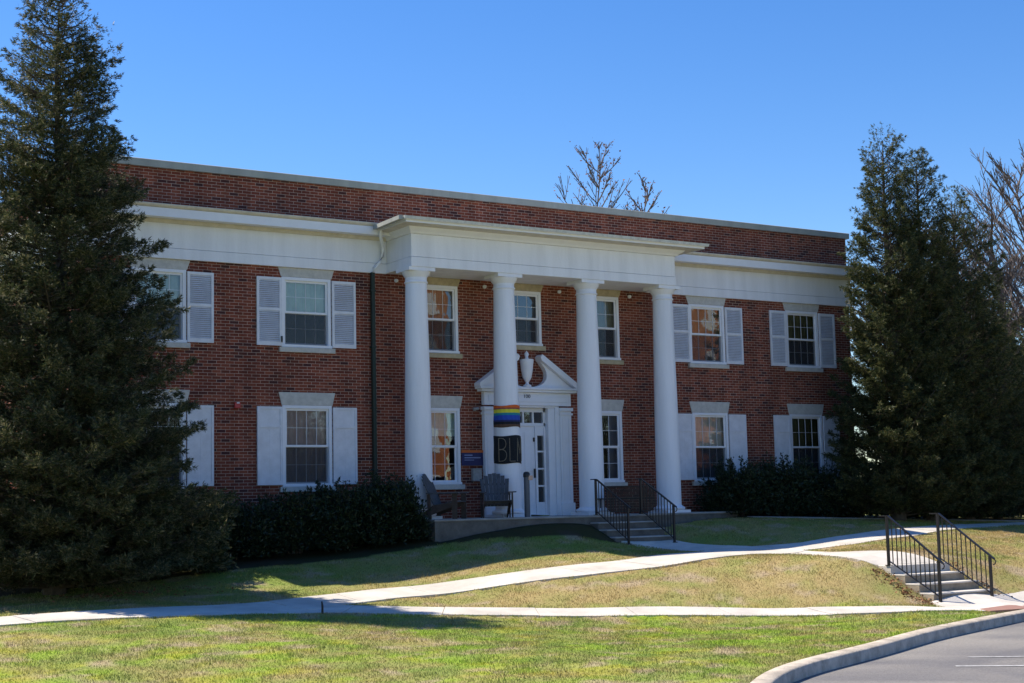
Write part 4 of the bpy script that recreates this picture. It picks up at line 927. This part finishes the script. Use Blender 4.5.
# grass: blades over all the turf near enough to see
N = 900000; gx = RS.uniform(-11, 24, N); gy = RS.uniform(-19, -1.2, N)
# thin out what lies far away or behind the picture's edges
ang = np.arctan2(gx-CL.x, gy-CL.y); okm = (ang > yaw-.37) & (ang < yaw+.37)
gx, gy = gx[okm], gy[okm]
bad = inpoly(gx, gy, roadpoly) | inpoly(gx, gy, list(map(tuple, offs(KB, .12)))+[(45, -60), (-22, -60)])
for p in (pA, pB, pC, pD, land, [(3.2, -2.2), (9, -2.2), (12.5, -1.4), (12.5, 0), (3.2, 0)], [(7.3, -3.2), (8.95, -3.2), (8.95, -2), (7.3, -2)], [(8.13, -11.6), (9.71, -11.6), (9.71, -10.1), (8.13, -10.1)]): bad |= inpoly(gx, gy, p)
mm_ = inpoly(gx, gy, [(-7, -3.5), (-2, -2.9), (3.1, -2.4), (5, -3.1), (7.4, -3.3), (7.4, 0), (-7, .3)]) | inpoly(gx, gy, [(11.5, -1.8), (24, -2.4), (24, .3), (11.5, .3)])
bad |= mm_
gx, gy = gx[~bad], gy[~bad]; n_ = len(gx)
gz = H(gx, gy)+(vnoise(gx, gy, 1.2, 3)-.5)*.03
hh = (.014+.026*RS.rand(n_))*(.3+1.5*vnoise(gx, gy, 2.4, 4, 5)**1.3)
base = np.c_[gx, gy, gz-.006]; a = RS.uniform(0, 6.28, n_); wd = RS.uniform(.003, .007, n_)[:, None]
sd_ = np.c_[np.cos(a), np.sin(a), np.zeros(n_)]*wd; tip = base+np.c_[RS.normal(0, .5, n_)*hh, RS.normal(0, .5, n_)*hh, hh+.006]
V = np.stack([base-sd_, base+sd_, tip], 1).reshape(-1, 3); col = np.repeat(lawncol(gx, gy), 3, 0)
tag(npmesh('grass', V, np.arange(3*n_).reshape(-1, 3), M['grass'], colors=col), 'short patchy grass, straw coloured above and greener near the street', 'grass', kind='stuff')
# dead leaves on the bank beside the lower steps and under the left tree
lx = np.r_[RS.normal(7.9, .11, 260), RS.normal(9.95, .12, 90), RS.normal(-4.2, .9, 260)]; ly = np.r_[RS.uniform(-11.8, -10.4, 260), RS.uniform(-11.7, -10.3, 90), RS.normal(-4.5, .3, 260)]
P = np.c_[lx, ly, H(lx, ly)+.02]; V, F_ = fan(P, RS.normal(0, 1, P.shape)*np.array((1, 1, .3)), np.full(len(P), .055), RS, 1, .35, .2)
tag(npmesh('leaf_litter', V, F_, M['litter']), 'dry brown leaves along the bank beside the lower steps', 'leaves', kind='stuff')

# ------------------------------------------------------------------ across the street (seen mirrored in the windows)
def opposite(x0, x1, y, h_, label):
    t = empty('brick_house', ((x0+x1)/2, y, -1.5), label, 'building', 'houses across the street')
    mb = MB(); mb.box(x0, x1, y-4, y, -2, h_); mb.build('wall', M['brick_orange'], t)
    for zz in np.arange(1, h_-2, 3.2):
        for xx in np.arange(x0+1.2, x1-1.6, 3.0): mb = MB(); mb.box(xx, xx+1.2, y, y+.05, zz, zz+1.7); mb.build('window', M['white_smooth'], t)
opposite(36, 39.2, -60, 18, 'orange brick block across the street, mirrored in the porch windows')
opposite(58.5, 65, -60, 18, 'wider orange brick block across the street, mirrored in the right windows')
OT = [o for o in bpy.data.objects if o.name.startswith('evergreen_tree') and o.parent is None][1:4]
for i, (x, y, k) in enumerate(((14, -62, .8), (18, -58, .95), (22.5, -60, .8), (26.2, -57, 1.05), (30.2, -60, .9), (42.8, -57, 1.0), (47, -61, .85), (51, -58, 1.1), (55, -61, .9), (70, -60, 1.1), (75, -58, 1.2))):
    o = copy_tree(OT[i % 3]); o.location = (x, y, -1.6); o.scale = (k*1.6, k*1.6, k); o.rotation_euler = (0, 0, i*1.1)
    o['label'] = 'evergreen across the street, mirrored in the building windows'; o['group'] = 'evergreens across the street'
